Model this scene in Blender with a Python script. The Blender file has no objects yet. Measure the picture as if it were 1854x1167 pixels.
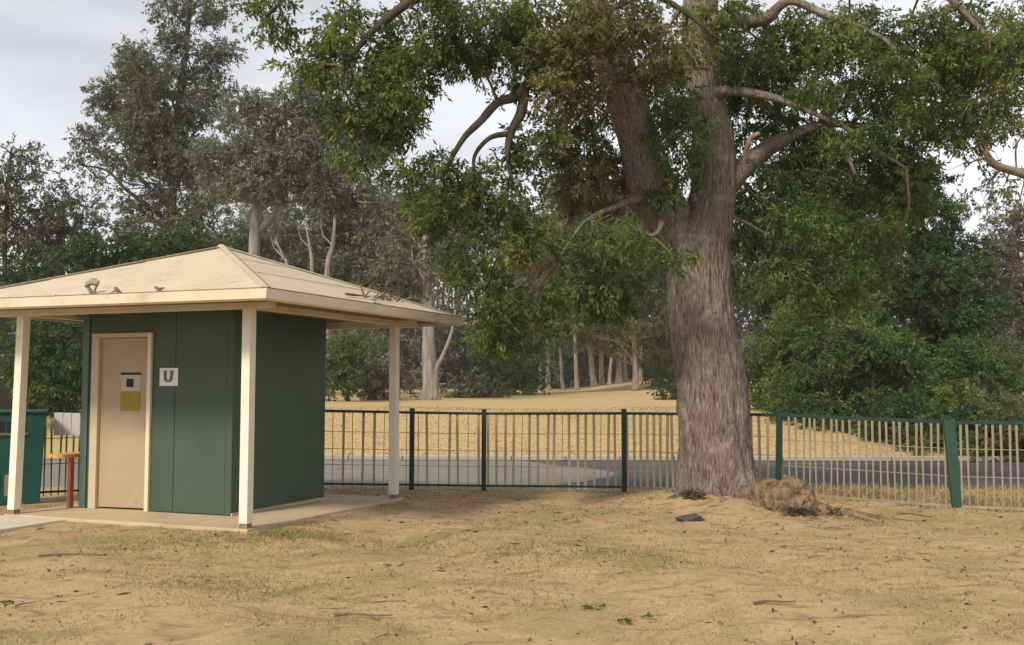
import bpy, math, random
import numpy as np
from mathutils import Vector, noise, Matrix
R = math.radians
scene = bpy.context.scene
col = scene.collection

# ------------------------------------------------------------------ camera
CAM_H, PITCH, FPX = 1.56, 0.0618, 1900.0
cam_d = bpy.data.cameras.new('camera')
cam = bpy.data.objects.new('camera', cam_d)
col.objects.link(cam)
cam.location = (0, 0, CAM_H)
cam.rotation_euler = (math.pi / 2 + PITCH, -0.002, 0)
cam_d.sensor_width = 36
cam_d.lens = 36 * FPX / 1854
cam_d.clip_start = 0.05
cam_d.clip_end = 3000
scene.camera = cam

# ------------------------------------------------------------------ sky, sun, exposure
SUN_EL, SUN_AZ = R(40), R(214)          # azimuth clockwise from +Y: behind the camera, to its left
world = bpy.data.worlds.new('World')
scene.world = world
world.use_nodes = True
wn, wl_ = world.node_tree.nodes, world.node_tree.links
wn.clear()
w_out = wn.new('ShaderNodeOutputWorld')
w_bg = wn.new('ShaderNodeBackground')
w_bg.inputs['Strength'].default_value = 0.1
sky = wn.new('ShaderNodeTexSky')
sky.sky_type = 'NISHITA'
sky.sun_disc = False
sky.sun_elevation = SUN_EL
sky.sun_rotation = SUN_AZ
sky.dust_density = 2.0
tc = wn.new('ShaderNodeTexCoord')
mp = wn.new('ShaderNodeMapping')
mp.inputs['Scale'].default_value = (1.0, 1.0, 3.0)
mp.inputs['Location'].default_value = (0.3, 0.1, 0.55)
wl_.new(tc.outputs['Generated'], mp.inputs['Vector'])
n1 = wn.new('ShaderNodeTexNoise')
n1.inputs['Scale'].default_value = 2.6
n1.inputs['Detail'].default_value = 5
n1.inputs['Roughness'].default_value = 0.5
n1.inputs['Distortion'].default_value = 0.3
wl_.new(mp.outputs['Vector'], n1.inputs['Vector'])
rp = wn.new('ShaderNodeValToRGB')
rp.color_ramp.elements[0].position = 0.30
rp.color_ramp.elements[0].color = (2.75, 2.75, 2.85, 1)
rp.color_ramp.elements[1].position = 0.68
rp.color_ramp.elements[1].color = (4.7, 4.72, 4.88, 1)
wl_.new(n1.outputs['Fac'], rp.inputs['Fac'])
wm = wn.new('ShaderNodeMix')
wm.data_type = 'RGBA'
wm.inputs[0].default_value = 0.9
wl_.new(sky.outputs['Color'], wm.inputs[6])
sx_ = wn.new('ShaderNodeSeparateXYZ')
wl_.new(tc.outputs['Generated'], sx_.inputs[0])
mr_ = wn.new('ShaderNodeMapRange')               # an overcast sky pales towards the horizon
mr_.inputs['From Min'].default_value = 0.0
mr_.inputs['From Max'].default_value = 0.5
mr_.inputs['To Min'].default_value = 1.3
mr_.inputs['To Max'].default_value = 0.74
wl_.new(sx_.outputs['Z'], mr_.inputs['Value'])
vm_ = wn.new('ShaderNodeVectorMath')
vm_.operation = 'SCALE'
wl_.new(rp.outputs['Color'], vm_.inputs[0])
wl_.new(mr_.outputs['Result'], vm_.inputs['Scale'])
wl_.new(vm_.outputs['Vector'], wm.inputs[7])
wl_.new(wm.outputs[2], w_bg.inputs['Color'])
wl_.new(w_bg.outputs['Background'], w_out.inputs['Surface'])

sun_d = bpy.data.lights.new('sun', 'SUN')
sun_d.energy = 1.5
sun_d.angle = R(11)
sun_d.color = (1.0, 0.90, 0.74)
sun = bpy.data.objects.new('sun', sun_d)
col.objects.link(sun)
sdir = Vector((math.sin(SUN_AZ) * math.cos(SUN_EL), math.cos(SUN_AZ) * math.cos(SUN_EL), math.sin(SUN_EL)))
sun.rotation_euler = sdir.to_track_quat('Z', 'Y').to_euler()
sun.location = (-20, -30, 40)

scene.view_settings.view_transform = 'Standard'
scene.view_settings.look = 'None'
scene.view_settings.gamma = 1
scene.view_settings.use_curve_mapping = False
scene.view_settings.exposure = 1.3
scene.render.engine = 'CYCLES'
scene.cycles.use_denoising = True
scene.cycles.max_bounces = 8
scene.cycles.diffuse_bounces = 6
scene.cycles.volume_bounces = 0
scene.cycles.transparent_max_bounces = 4

rng = np.random.default_rng(7)
random.seed(7)

# ------------------------------------------------------------------ helpers
def P(px, py, Y):
    """point seen at photograph pixel (px, py) at ground distance Y"""
    u, v = (px - 927) / FPX, (583.5 - py) / FPX
    c, s = math.cos(PITCH), math.sin(PITCH)
    d = Vector((u, c - v * s, s + v * c))
    return Vector((0, 0, CAM_H)) + d * (Y / d.y)


def tag(o, label=None, cat=None, group=None, kind=None):
    for k, v in (('label', label), ('category', cat), ('group', group), ('kind', kind)):
        if v:
            o[k] = v
    return o


def empty(name, loc=(0, 0, 0), rz=0.0):
    o = bpy.data.objects.new(name, None)
    col.objects.link(o)
    o.location = loc
    o.rotation_euler = (0, 0, rz)
    o.empty_display_size = 0.2
    return o


class MB:
    def __init__(self):
        self.v, self.f = [], []

    def add(self, vs, fs):
        n = len(self.v)
        self.v += [tuple(p) for p in vs]
        self.f += [tuple(n + i for i in f) for f in fs]
        return self

    def box(self, x0, x1, y0, y1, z0, z1):
        vs = [(x0, y0, z0), (x1, y0, z0), (x1, y1, z0), (x0, y1, z0), (x0, y0, z1), (x1, y0, z1), (x1, y1, z1), (x0, y1, z1)]
        return self.add(vs, [(0, 3, 2, 1), (4, 5, 6, 7), (0, 1, 5, 4), (1, 2, 6, 5), (2, 3, 7, 6), (3, 0, 4, 7)])

    def bar(self, a, b, w, d, up=(0, 0, 1)):
        a, b = Vector(a), Vector(b)
        t = (b - a).normalized()
        u = Vector(up)
        if abs(t.dot(u)) > 0.95:
            u = Vector((0, 1, 0))
        s = t.cross(u).normalized()
        u = s.cross(t)
        vs = []
        for p in (a, b):
            for i, j in ((-1, -1), (1, -1), (1, 1), (-1, 1)):
                vs.append(p + s * (i * w / 2) + u * (j * d / 2))
        return self.add(vs, [(0, 1, 2, 3), (7, 6, 5, 4), (0, 4, 5, 1), (1, 5, 6, 2), (2, 6, 7, 3), (3, 7, 4, 0)])

    def tube(self, pts, rad, n=6, bump=0.0, seed=0.0, cap=True):
        pts = [Vector(p) for p in pts]
        vs, fs = [], []
        ref = Vector((0.31, 0.95, 0.05)).normalized()
        for i, p in enumerate(pts):
            t = (pts[min(i + 1, len(pts) - 1)] - pts[max(i - 1, 0)])
            t = t.normalized() if t.length > 1e-9 else Vector((0, 0, 1))
            r0 = ref if abs(t.dot(ref)) < 0.9 else Vector((1, 0, 0))
            s = t.cross(r0).normalized()
            u = s.cross(t)
            for k in range(n):
                a = 2 * math.pi * k / n
                r = rad[i]
                if bump:
                    q = Vector((math.cos(a) * 1.7, math.sin(a) * 1.7, i * 0.35 + seed))
                    r *= 1 + bump * noise.noise(q)
                vs.append(p + (s * math.cos(a) + u * math.sin(a)) * r)
        for i in range(len(pts) - 1):
            for k in range(n):
                k2 = (k + 1) % n
                fs.append((i * n + k, i * n + k2, (i + 1) * n + k2, (i + 1) * n + k))
        if cap:
            fs.append(tuple(range(n - 1, -1, -1)))
            fs.append(tuple((len(pts) - 1) * n + k for k in range(n)))
        return self.add(vs, fs)

    def build(self, name, mat, parent=None, smooth=False, bevel=0.0):
        me = bpy.data.meshes.new(name)
        me.from_pydata(self.v, [], self.f)
        me.update()
        if smooth:
            me.polygons.foreach_set('use_smooth', [True] * len(me.polygons))
        me.materials.append(mat)
        o = bpy.data.objects.new(name, me)
        col.objects.link(o)
        if parent:
            o.parent = parent
        if bevel:
            b = o.modifiers.new('bevel', 'BEVEL')
            b.width = bevel
            b.segments = 2
            b.limit_method = 'ANGLE'
        return o


def np_mesh(name, verts, quads, mat, parent=None, tint=None, tris=False, smooth=False):
    k = 3 if tris else 4
    me = bpy.data.meshes.new(name)
    nf = len(quads)
    me.vertices.add(len(verts))
    me.vertices.foreach_set('co', np.asarray(verts, dtype=np.float32).ravel())
    me.loops.add(nf * k)
    me.polygons.add(nf)
    me.loops.foreach_set('vertex_index', np.asarray(quads, dtype=np.int32).ravel())
    me.polygons.foreach_set('loop_start', np.arange(0, nf * k, k, dtype=np.int32))
    if smooth:
        me.polygons.foreach_set('use_smooth', np.ones(nf, dtype=bool))
    if tint is not None:
        a = me.attributes.new('tint', 'FLOAT', 'POINT')
        a.data.foreach_set('value', np.asarray(tint, dtype=np.float32))
    me.update(calc_edges=True)
    me.materials.append(mat)
    o = bpy.data.objects.new(name, me)
    col.objects.link(o)
    if parent:
        o.parent = parent
    return o


def smooth_path(pts, m=6):
    """Catmull-Rom through points (with a trailing radius component allowed)"""
    p = np.array([list(q) for q in pts], float)
    if len(p) < 3:
        t = np.linspace(0, 1, m + 1)[:, None]
        return p[0] * (1 - t) + p[1] * t
    q = np.vstack([2 * p[0] - p[1], p, 2 * p[-1] - p[-2]])
    out = []
    for i in range(1, len(q) - 2):
        for t in np.linspace(0, 1, m, endpoint=False):
            a, b, c, d = q[i - 1], q[i], q[i + 1], q[i + 2]
            out.append(0.5 * (2 * b + (c - a) * t + (2 * a - 5 * b + 4 * c - d) * t * t + (3 * b - a - 3 * c + d) * t ** 3))
    out.append(p[-1])
    return np.array(out)


# ------------------------------------------------------------------ materials
def new_mat(name):
    m = bpy.data.materials.new(name)
    m.use_nodes = True
    nt = m.node_tree
    nt.nodes.clear()
    out = nt.nodes.new('ShaderNodeOutputMaterial')
    return m, nt, out


def surf_mat(name, stops, scale=4.0, stretch=(1, 1, 1), rough=0.8, bump=0.2, bump_scale=None, detail=6, spec=0.3, dist=0.02, patches=None):
    """noise-coloured matte surface; stops = [(pos, rgb), ...]; patches = (scale, lo, hi, rgb) a second, larger noise of stains"""
    m, nt, out = new_mat(name)
    N, L = nt.nodes, nt.links
    b = N.new('ShaderNodeBsdfPrincipled')
    b.inputs['Roughness'].default_value = rough
    b.inputs['Specular IOR Level'].default_value = spec
    tcn = N.new('ShaderNodeTexCoord')
    mpn = N.new('ShaderNodeMapping')
    mpn.inputs['Scale'].default_value = stretch
    L.new(tcn.outputs['Object'], mpn.inputs['Vector'])
    nz = N.new('ShaderNodeTexNoise')
    nz.inputs['Scale'].default_value = scale
    nz.inputs['Detail'].default_value = detail
    nz.inputs['Roughness'].default_value = 0.62
    L.new(mpn.outputs['Vector'], nz.inputs['Vector'])
    cr = N.new('ShaderNodeValToRGB')
    el = cr.color_ramp.elements
    while len(el) < len(stops):
        el.new(0.5)
    for e, (p_, c_) in zip(el, stops):
        e.position = p_
        e.color = (*c_, 1)
    L.new(nz.outputs['Fac'], cr.inputs['Fac'])
    colr = cr.outputs['Color']
    if patches:
        n2 = N.new('ShaderNodeTexNoise')
        n2.inputs['Scale'].default_value = patches[0]
        n2.inputs['Detail'].default_value = 5
        n2.inputs['Roughness'].default_value = 0.65
        L.new(tcn.outputs['Object'], n2.inputs['Vector'])
        mr = N.new('ShaderNodeMapRange')
        mr.inputs['From Min'].default_value = patches[1]
        mr.inputs['From Max'].default_value = patches[2]
        L.new(n2.outputs['Fac'], mr.inputs['Value'])
        mx = N.new('ShaderNodeMix')
        mx.data_type = 'RGBA'
        L.new(mr.outputs['Result'], mx.inputs[0])
        L.new(colr, mx.inputs[6])
        mx.inputs[7].default_value = (*patches[3], 1)
        colr = mx.outputs[2]
    L.new(colr, b.inputs['Base Color'])
    if bump:
        n3 = N.new('ShaderNodeTexNoise')
        n3.inputs['Scale'].default_value = bump_scale or scale * 2
        n3.inputs['Detail'].default_value = 6
        L.new(mpn.outputs['Vector'], n3.inputs['Vector'])
        bp = N.new('ShaderNodeBump')
        bp.inputs['Strength'].default_value = bump
        bp.inputs['Distance'].default_value = dist
        L.new(n3.outputs['Fac'], bp.inputs['Height'])
        L.new(bp.outputs['Normal'], b.inputs['Normal'])
    L.new(b.outputs['BSDF'], out.inputs['Surface'])
    return m


def leaf_mat(name, stops, transl=0.3, rough=0.55):
    m, nt, out = new_mat(name)
    N, L = nt.nodes, nt.links
    at = N.new('ShaderNodeAttribute')
    at.attribute_name = 'tint'
    cr = N.new('ShaderNodeValToRGB')
    el = cr.color_ramp.elements
    while len(el) < len(stops):
        el.new(0.5)
    for e, (p_, c_) in zip(el, stops):
        e.position = p_
        e.color = (*c_, 1)
    L.new(at.outputs['Fac'], cr.inputs['Fac'])
    b = N.new('ShaderNodeBsdfPrincipled')
    b.inputs['Roughness'].default_value = rough
    b.inputs['Specular IOR Level'].default_value = 0.35
    L.new(cr.outputs['Color'], b.inputs['Base Color'])
    t = N.new('ShaderNodeBsdfTranslucent')
    hs = N.new('ShaderNodeHueSaturation')
    hs.inputs['Value'].default_value = 1.5
    hs.inputs['Saturation'].default_value = 1.1
    L.new(cr.outputs['Color'], hs.inputs['Color'])
    L.new(hs.outputs['Color'], t.inputs['Color'])
    mx = N.new('ShaderNodeMixShader')
    mx.inputs[0].default_value = transl
    L.new(b.outputs['BSDF'], mx.inputs[1])
    L.new(t.outputs['BSDF'], mx.inputs[2])
    L.new(mx.outputs['Shader'], out.inputs['Surface'])
    return m


def flat(name, rgb, rough=0.6, var=0.12, scale=8, **kw):
    lo = tuple(c * (1 - var) for c in rgb)
    hi = tuple(min(1, c * (1 + var)) for c in rgb)
    return surf_mat(name, [(0.3, lo), (0.7, hi)], scale=scale, rough=rough, bump=kw.pop('bump', 0.05), **kw)


M = {}
M['cream'] = flat('cream_paint', (0.68, 0.605, 0.465), 0.5, 0.06, 3, patches=(2.2, 0.52, 0.75, (0.50, 0.41, 0.28)))
M['postpaint'] = flat('white_post_paint', (0.76, 0.70, 0.58), 0.45, 0.05, 4, patches=(3.5, 0.56, 0.78, (0.60, 0.51, 0.37)))
M['roof'] = surf_mat('cream_roof_sheet', [(0.25, (0.48, 0.40, 0.275)), (0.6, (0.56, 0.47, 0.335)), (0.8, (0.62, 0.53, 0.395))], scale=2.2, rough=0.6, bump=0.1, bump_scale=60, dist=0.004,
                     patches=(4.5, 0.53, 0.74, (0.40, 0.325, 0.225)))
M['green'] = surf_mat('green_wall_paint', [(0.3, (0.050, 0.080, 0.053)), (0.7, (0.062, 0.096, 0.065))], scale=2.0, rough=0.5, bump=0.08, bump_scale=45, dist=0.004,
                      patches=(2.5, 0.56, 0.82, (0.072, 0.094, 0.070)))
M['greentrim'] = flat('green_trim_paint', (0.075, 0.13, 0.11), 0.45, 0.08)
M['door'] = surf_mat('door_paint', [(0.3, (0.35, 0.265, 0.18)), (0.7, (0.42, 0.325, 0.225))], scale=1.6, rough=0.55, bump=0.05, bump_scale=30,
                     patches=(3, 0.6, 0.85, (0.30, 0.21, 0.13)))
M['jamb'] = flat('door_frame_paint', (0.50, 0.41, 0.27), 0.5, 0.08)
M['soffit'] = flat('soffit_lining', (0.17, 0.12, 0.075), 0.7, 0.08)  # brown darkened to hold the shade under the eaves
M['dark'] = flat('dark_interior', (0.02, 0.016, 0.013), 0.8, 0.2)
M['concrete'] = surf_mat('concrete_floor', [(0.3, (0.46, 0.350, 0.225)), (0.7, (0.55, 0.430, 0.285))], scale=3, rough=0.85, bump=0.15, bump_scale=60, dist=0.004,
                         patches=(1.6, 0.5, 0.75, (0.36, 0.27, 0.175)))
M['path'] = surf_mat('concrete_path', [(0.3, (0.52, 0.45, 0.34)), (0.7, (0.62, 0.54, 0.42))], scale=3, rough=0.85, bump=0.15, bump_scale=60, dist=0.004,
                     patches=(1.3, 0.58, 0.8, (0.42, 0.34, 0.23)))
M['steel'] = surf_mat('rusty_bracket', [(0.35, (0.16, 0.10, 0.06)), (0.65, (0.30, 0.22, 0.15))], scale=25, rough=0.8)
M['white'] = flat('white_sheet', (0.72, 0.71, 0.69), 0.55, 0.05)
M['ink'] = flat('grey_ink', (0.13, 0.125, 0.115), 0.7, 0.25, 14)
M['black'] = flat('black_print', (0.012, 0.012, 0.016), 0.6, 0.1)
M['yellow'] = surf_mat('yellow_card', [(0.3, (0.24, 0.18, 0.015)), (0.7, (0.31, 0.245, 0.03))], scale=9, rough=0.6, bump=0.02)
M['notice'] = flat('notice_paper', (0.42, 0.40, 0.36), 0.6, 0.06)
M['bottle'] = flat('dark_green_enamel', (0.026, 0.075, 0.056), 0.4, 0.12)
M['post'] = surf_mat('green_post_enamel', [(0.3, (0.008, 0.034, 0.028)), (0.7, (0.014, 0.05, 0.04))], scale=7, rough=0.45, bump=0.05)
M['picket'] = surf_mat('weathered_picket', [(0.3, (0.21, 0.175, 0.12)), (0.7, (0.35, 0.30, 0.21))], scale=5, stretch=(1, 1, 0.3), rough=0.8, bump=0.1)
M['pale_strip'] = surf_mat('pale_slat', [(0.3, (0.44, 0.345, 0.215)), (0.7, (0.60, 0.475, 0.30))], scale=5, stretch=(1, 1, 0.3), rough=0.8, bump=0.1)
M['wire'] = flat('dull_wire', (0.26, 0.20, 0.12), 0.6, 0.2)
M['bin'] = surf_mat('green_cabinet_enamel', [(0.3, (0.008, 0.062, 0.048)), (0.7, (0.013, 0.085, 0.065))], scale=3, rough=0.4, bump=0.04)
M['orange'] = surf_mat('orange_timber', [(0.3, (0.55, 0.27, 0.06)), (0.7, (0.68, 0.38, 0.10))], scale=4, stretch=(8, 1, 8), rough=0.55)
M['redpost'] = flat('red_painted_steel', (0.36, 0.10, 0.05), 0.5, 0.15)
M['hutwall'] = surf_mat('dark_hut_boards', [(0.3, (0.018, 0.014, 0.010)), (0.7, (0.034, 0.027, 0.019))], scale=5, stretch=(1, 1, 6), rough=0.85)
M['hutframe'] = flat('hut_frame_paint', (0.20, 0.16, 0.09), 0.6, 0.1)
M['glass'] = flat('dark_window_glass', (0.02, 0.022, 0.022), 0.1, 0.1)
M['asphalt'] = surf_mat('asphalt', [(0.3, (0.062, 0.062, 0.066)), (0.7, (0.10, 0.098, 0.10))], scale=3, rough=0.9, bump=0.2, bump_scale=80, dist=0.005,
                        patches=(0.45, 0.5, 0.7, (0.13, 0.125, 0.12)))
M['kerb_shade'] = flat('kerb_shade_paint', (0.03, 0.03, 0.033), 0.8, 0.2)  # near black for the painted kerb shadow line
M['apron'] = surf_mat('grey_concrete', [(0.3, (0.17, 0.16, 0.14)), (0.7, (0.22, 0.207, 0.182))], scale=2, rough=0.9, bump=0.15, bump_scale=50, dist=0.004,
                      patches=(0.7, 0.5, 0.75, (0.19, 0.175, 0.15)))
M['kerb'] = surf_mat('kerb_concrete', [(0.3, (0.33, 0.29, 0.22)), (0.7, (0.44, 0.40, 0.32))], scale=4, rough=0.9, bump=0.2)
M['bark_big'] = surf_mat('shade_tree_bark', [(0.33, (0.055, 0.038, 0.031)), (0.45, (0.170, 0.134, 0.106)), (0.58, (0.250, 0.211, 0.174)), (0.74, (0.40, 0.358, 0.308))],
                         scale=12.0, stretch=(4.2, 4.2, 0.55), rough=0.92, bump=1.0, bump_scale=14, dist=0.05, detail=9, patches=(2.6, 0.56, 0.70, (0.33, 0.285, 0.245)))
M['bark_grey'] = surf_mat('pale_gum_bark', [(0.3, (0.14, 0.12, 0.10)), (0.55, (0.27, 0.245, 0.215)), (0.75, (0.40, 0.37, 0.33))], scale=2.2, stretch=(3, 3, 0.5), rough=0.85, bump=0.5, dist=0.04)
M['bark_dark'] = surf_mat('dark_bark', [(0.3, (0.035, 0.027, 0.021)), (0.7, (0.10, 0.078, 0.06))], scale=3, stretch=(3, 3, 0.5), rough=0.9, bump=0.5, dist=0.04)
M['bark_tan'] = surf_mat('tan_trunk_bark', [(0.3, (0.15, 0.11, 0.075)), (0.7, (0.33, 0.265, 0.20))], scale=2.5, stretch=(3, 3, 0.4), rough=0.9, bump=0.4, dist=0.03)
M['wood_broken'] = surf_mat('broken_wood', [(0.3, (0.20, 0.10, 0.07)), (0.7, (0.50, 0.42, 0.33))], scale=9, stretch=(2, 2, 1), rough=0.9, bump=0.6)
M['burl'] = surf_mat('burl_wood', [(0.3, (0.07, 0.047, 0.028)), (0.5, (0.20, 0.138, 0.082)), (0.72, (0.33, 0.235, 0.145))], scale=9, rough=0.95, bump=1.0, bump_scale=22, dist=0.05)
M['stone'] = surf_mat('dark_stone', [(0.3, (0.045, 0.043, 0.045)), (0.7, (0.10, 0.095, 0.095))], scale=9, rough=0.85, bump=0.6)
M['twig'] = surf_mat('dry_twig', [(0.3, (0.09, 0.06, 0.035)), (0.7, (0.22, 0.16, 0.10))], scale=12, rough=0.9)
M['ash'] = surf_mat('bleached_debris', [(0.3, (0.12, 0.115, 0.085)), (0.6, (0.34, 0.32, 0.25)), (0.8, (0.52, 0.47, 0.36))], scale=12, rough=0.9, bump=0.6)

M['leaf_near'] = leaf_mat('shade_tree_leaf', [(0.0, (0.034, 0.064, 0.014)), (0.45, (0.098, 0.142, 0.036)), (0.8, (0.185, 0.215, 0.056)), (1.0, (0.29, 0.27, 0.085))], 0.42)
M['leaf_olive'] = leaf_mat('olive_leaf', [(0.0, (0.072, 0.086, 0.026)), (0.5, (0.152, 0.162, 0.056)), (0.85, (0.225, 0.215, 0.085)), (1.0, (0.30, 0.24, 0.105))], 0.42)
M['leaf_gum'] = leaf_mat('gum_leaf', [(0.0, (0.067, 0.073, 0.038)), (0.5, (0.129, 0.135, 0.074)), (0.85, (0.184, 0.183, 0.108)), (1.0, (0.218, 0.189, 0.114))], 0.25)
M['leaf_grey'] = leaf_mat('grey_gum_leaf', [(0.0, (0.090, 0.095, 0.062)), (0.5, (0.168, 0.173, 0.120)), (0.85, (0.240, 0.242, 0.175)), (1.0, (0.300, 0.293, 0.219))], 0.25)
M['leaf_dark'] = leaf_mat('dark_shrub_leaf', [(0.0, (0.016, 0.038, 0.009)), (0.5, (0.054, 0.098, 0.023)), (0.85, (0.122, 0.168, 0.043)), (1.0, (0.21, 0.225, 0.065))], 0.36)
M['leaf_mid'] = leaf_mat('mid_shrub_leaf', [(0.0, (0.040, 0.076, 0.018)), (0.5, (0.098, 0.150, 0.038)), (0.85, (0.165, 0.210, 0.062)), (1.0, (0.27, 0.265, 0.10))], 0.4)
M['leaf_lime'] = leaf_mat('lime_leaf', [(0.0, (0.055, 0.080, 0.014)), (0.5, (0.11, 0.15, 0.026)), (1.0, (0.20, 0.22, 0.05))], 0.35)
M['leaf_brown'] = leaf_mat('brown_dry_leaf', [(0.0, (0.072, 0.062, 0.042)), (0.5, (0.145, 0.125, 0.088)), (1.0, (0.23, 0.195, 0.14))], 0.2)
M['leaf_weed'] = leaf_mat('dry_weed_leaf', [(0.0, (0.035, 0.032, 0.016)), (0.6, (0.085, 0.075, 0.038)), (1.0, (0.17, 0.14, 0.07))], 0.2)
M['litter'] = leaf_mat('fallen_leaf', [(0.0, (0.035, 0.025, 0.016)), (0.5, (0.13, 0.085, 0.05)), (1.0, (0.30, 0.21, 0.12))], 0.05)
M['straw'] = leaf_mat('dry_blade', [(0.0, (0.20, 0.14, 0.065)), (0.6, (0.38, 0.28, 0.14)), (0.9, (0.46, 0.36, 0.19)), (1.0, (0.14, 0.17, 0.05))], 0.2)
M['greenblade'] = leaf_mat('green_blade', [(0.0, (0.14, 0.15, 0.05)), (0.6, (0.24, 0.23, 0.085)), (1.0, (0.36, 0.30, 0.14))], 0.3)
M['straw_bank'] = leaf_mat('bank_blade', [(0.0, (0.32, 0.23, 0.11)), (0.7, (0.50, 0.365, 0.19)), (1.0, (0.28, 0.27, 0.09))], 0.25)


def ground_mat():
    m, nt, out = new_mat('dry_ground')
    N, L = nt.nodes, nt.links
    b = N.new('ShaderNodeBsdfPrincipled')
    b.inputs['Roughness'].default_value = 0.95
    b.inputs['Specular IOR Level'].default_value = 0.1
    tcn = N.new('ShaderNodeTexCoord')

    def nz(scale, detail, rough=0.6, stretch=(1, 1, 1), dist=0.0):
        mpn = N.new('ShaderNodeMapping')
        mpn.inputs['Scale'].default_value = stretch
        L.new(tcn.outputs['Object'], mpn.inputs['Vector'])
        n = N.new('ShaderNodeTexNoise')
        n.inputs['Scale'].default_value = scale
        n.inputs['Detail'].default_value = detail
        n.inputs['Roughness'].default_value = rough
        n.inputs['Distortion'].default_value = dist
        L.new(mpn.outputs['Vector'], n.inputs['Vector'])
        return n.outputs['Fac']

    def mixc(fac, a, bb):
        mx = N.new('ShaderNodeMix')
        mx.data_type = 'RGBA'
        for s, v in ((0, fac), (6, a), (7, bb)):
            if isinstance(v, tuple):
                mx.inputs[s].default_value = (*v, 1)
            else:
                L.new(v, mx.inputs[s])
        return mx.outputs[2]

    def rng_(v, a, bb):
        mr = N.new('ShaderNodeMapRange')
        mr.inputs['From Min'].default_value = a
        mr.inputs['From Max'].default_value = bb
        L.new(v, mr.inputs['Value'])
        return mr.outputs['Result']
    fine = nz(26, 8, 0.72)
    mid = nz(3.1, 7, 0.66, (1, 1.4, 1), 0.6)
    big = nz(0.62, 5, 0.6, dist=0.8)
    c1 = mixc(rng_(fine, 0.32, 0.68), (0.33, 0.230, 0.124), (0.54, 0.402, 0.236))
    c2 = mixc(rng_(mid, 0.42, 0.60), c1, (0.42, 0.290, 0.155))
    c3 = mixc(rng_(mid, 0.53, 0.68), c2, (0.215, 0.140, 0.080))
    c3 = mixc(rng_(nz(1.15, 6, 0.7, (0.7, 1.6, 1), 0.9), 0.54, 0.70), c3, (0.26, 0.172, 0.100))
    olive = mixc(rng_(fine, 0.35, 0.65), (0.20, 0.165, 0.070), (0.37, 0.295, 0.14))
    c4 = mixc(rng_(big, 0.50, 0.66), c3, olive)
    spk = nz(9.0, 3, 0.5, (1, 1.3, 1))
    c5 = mixc(rng_(spk, 0.685, 0.73), c4, (0.13, 0.082, 0.045))
    at = N.new('ShaderNodeAttribute')
    at.attribute_name = 'tint'                      # 0 = trodden yard, 1 = dry grass bank
    bank = mixc(rng_(fine, 0.3, 0.7), (0.40, 0.285, 0.135), (0.56, 0.41, 0.215))
    bank2 = mixc(rng_(mid, 0.5, 0.68), bank, (0.34, 0.24, 0.105))
    bank3 = mixc(rng_(nz(0.10, 4, 0.6), 0.52, 0.68), bank2, (0.37, 0.335, 0.125))
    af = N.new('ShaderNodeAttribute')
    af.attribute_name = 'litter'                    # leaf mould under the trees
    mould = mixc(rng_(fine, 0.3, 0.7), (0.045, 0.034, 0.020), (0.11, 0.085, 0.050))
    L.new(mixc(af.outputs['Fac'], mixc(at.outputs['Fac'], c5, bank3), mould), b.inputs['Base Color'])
    bp = N.new('ShaderNodeBump')
    bp.inputs['Strength'].default_value = 0.5
    bp.inputs['Distance'].default_value = 0.03
    ad = N.new('ShaderNodeMath')
    ad.operation = 'ADD'
    L.new(nz(38, 6, 0.7), ad.inputs[0])
    L.new(mid, ad.inputs[1])
    L.new(ad.outputs[0], bp.inputs['Height'])
    L.new(bp.outputs['Normal'], b.inputs['Normal'])
    L.new(b.outputs['BSDF'], out.inputs['Surface'])
    return m


M['ground'] = ground_mat()

# ------------------------------------------------------------------ terrain
TREE = Vector((2.86, 14.45, 0))
ROAD0, ROAD1 = 16.75, 23.3


def sstep(a, b, t):
    t = np.clip((t - a) / (b - a), 0, 1)
    return t * t * (3 - 2 * t)


def terrain(x, y):
    x, y = np.asarray(x, float), np.asarray(y, float)
    z = 0.035 * np.sin(x * 0.9 + 1.3) * np.sin(y * 0.7 + 0.4) + 0.018 * np.sin(x * 2.7 + y * 1.9) + 0.012 * np.sin(x * 5.1 - y * 4.3)
    z = z * sstep(4, 7, y) * (1 - sstep(15.5, 16.6, y))
    lx = (x + 3.640) * math.cos(0.3836) - (y - 13.062) * math.sin(0.3836)
    ly = (x + 3.640) * math.sin(0.3836) + (y - 13.062) * math.cos(0.3836)
    dd = np.hypot(np.maximum(np.abs(lx) - 1.6, 0), np.maximum(np.abs(ly) - 1.6, 0))
    near = 1 - sstep(0.1, 1.6, dd)
    z = z * (1 - near) + 0.066 * near
    d = np.hypot(x - TREE.x, y - TREE.y)
    z = z + 0.16 * np.exp(-(d / 1.15) ** 2)
    z = z - 0.10 * sstep(ROAD0 - 0.35, ROAD0 + 0.1, y) * (1 - sstep(ROAD1 - 0.1, ROAD1 + 0.15, y))
    bank = np.interp(y, [ROAD1, 24.5, 30, 45, 62, 90, 140, 260, 600], [0.0, 0.17, 0.86, 1.02, 1.12, 1.45, 3.5, 16, 40])
    rise = 0.9 * sstep(3, 12, x) * sstep(50, 90, y) * (1 - sstep(16, 26, x))
    drop = sstep(9, 14, x) * (1 - sstep(45, 80, y)) * 0.55
    return z + bank * (1 - drop) + rise + 0.03 * np.sin(x * .8 + y * .5) * sstep(24, 30, y)


def tz(x, y):
    return float(terrain(x, y))


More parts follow.
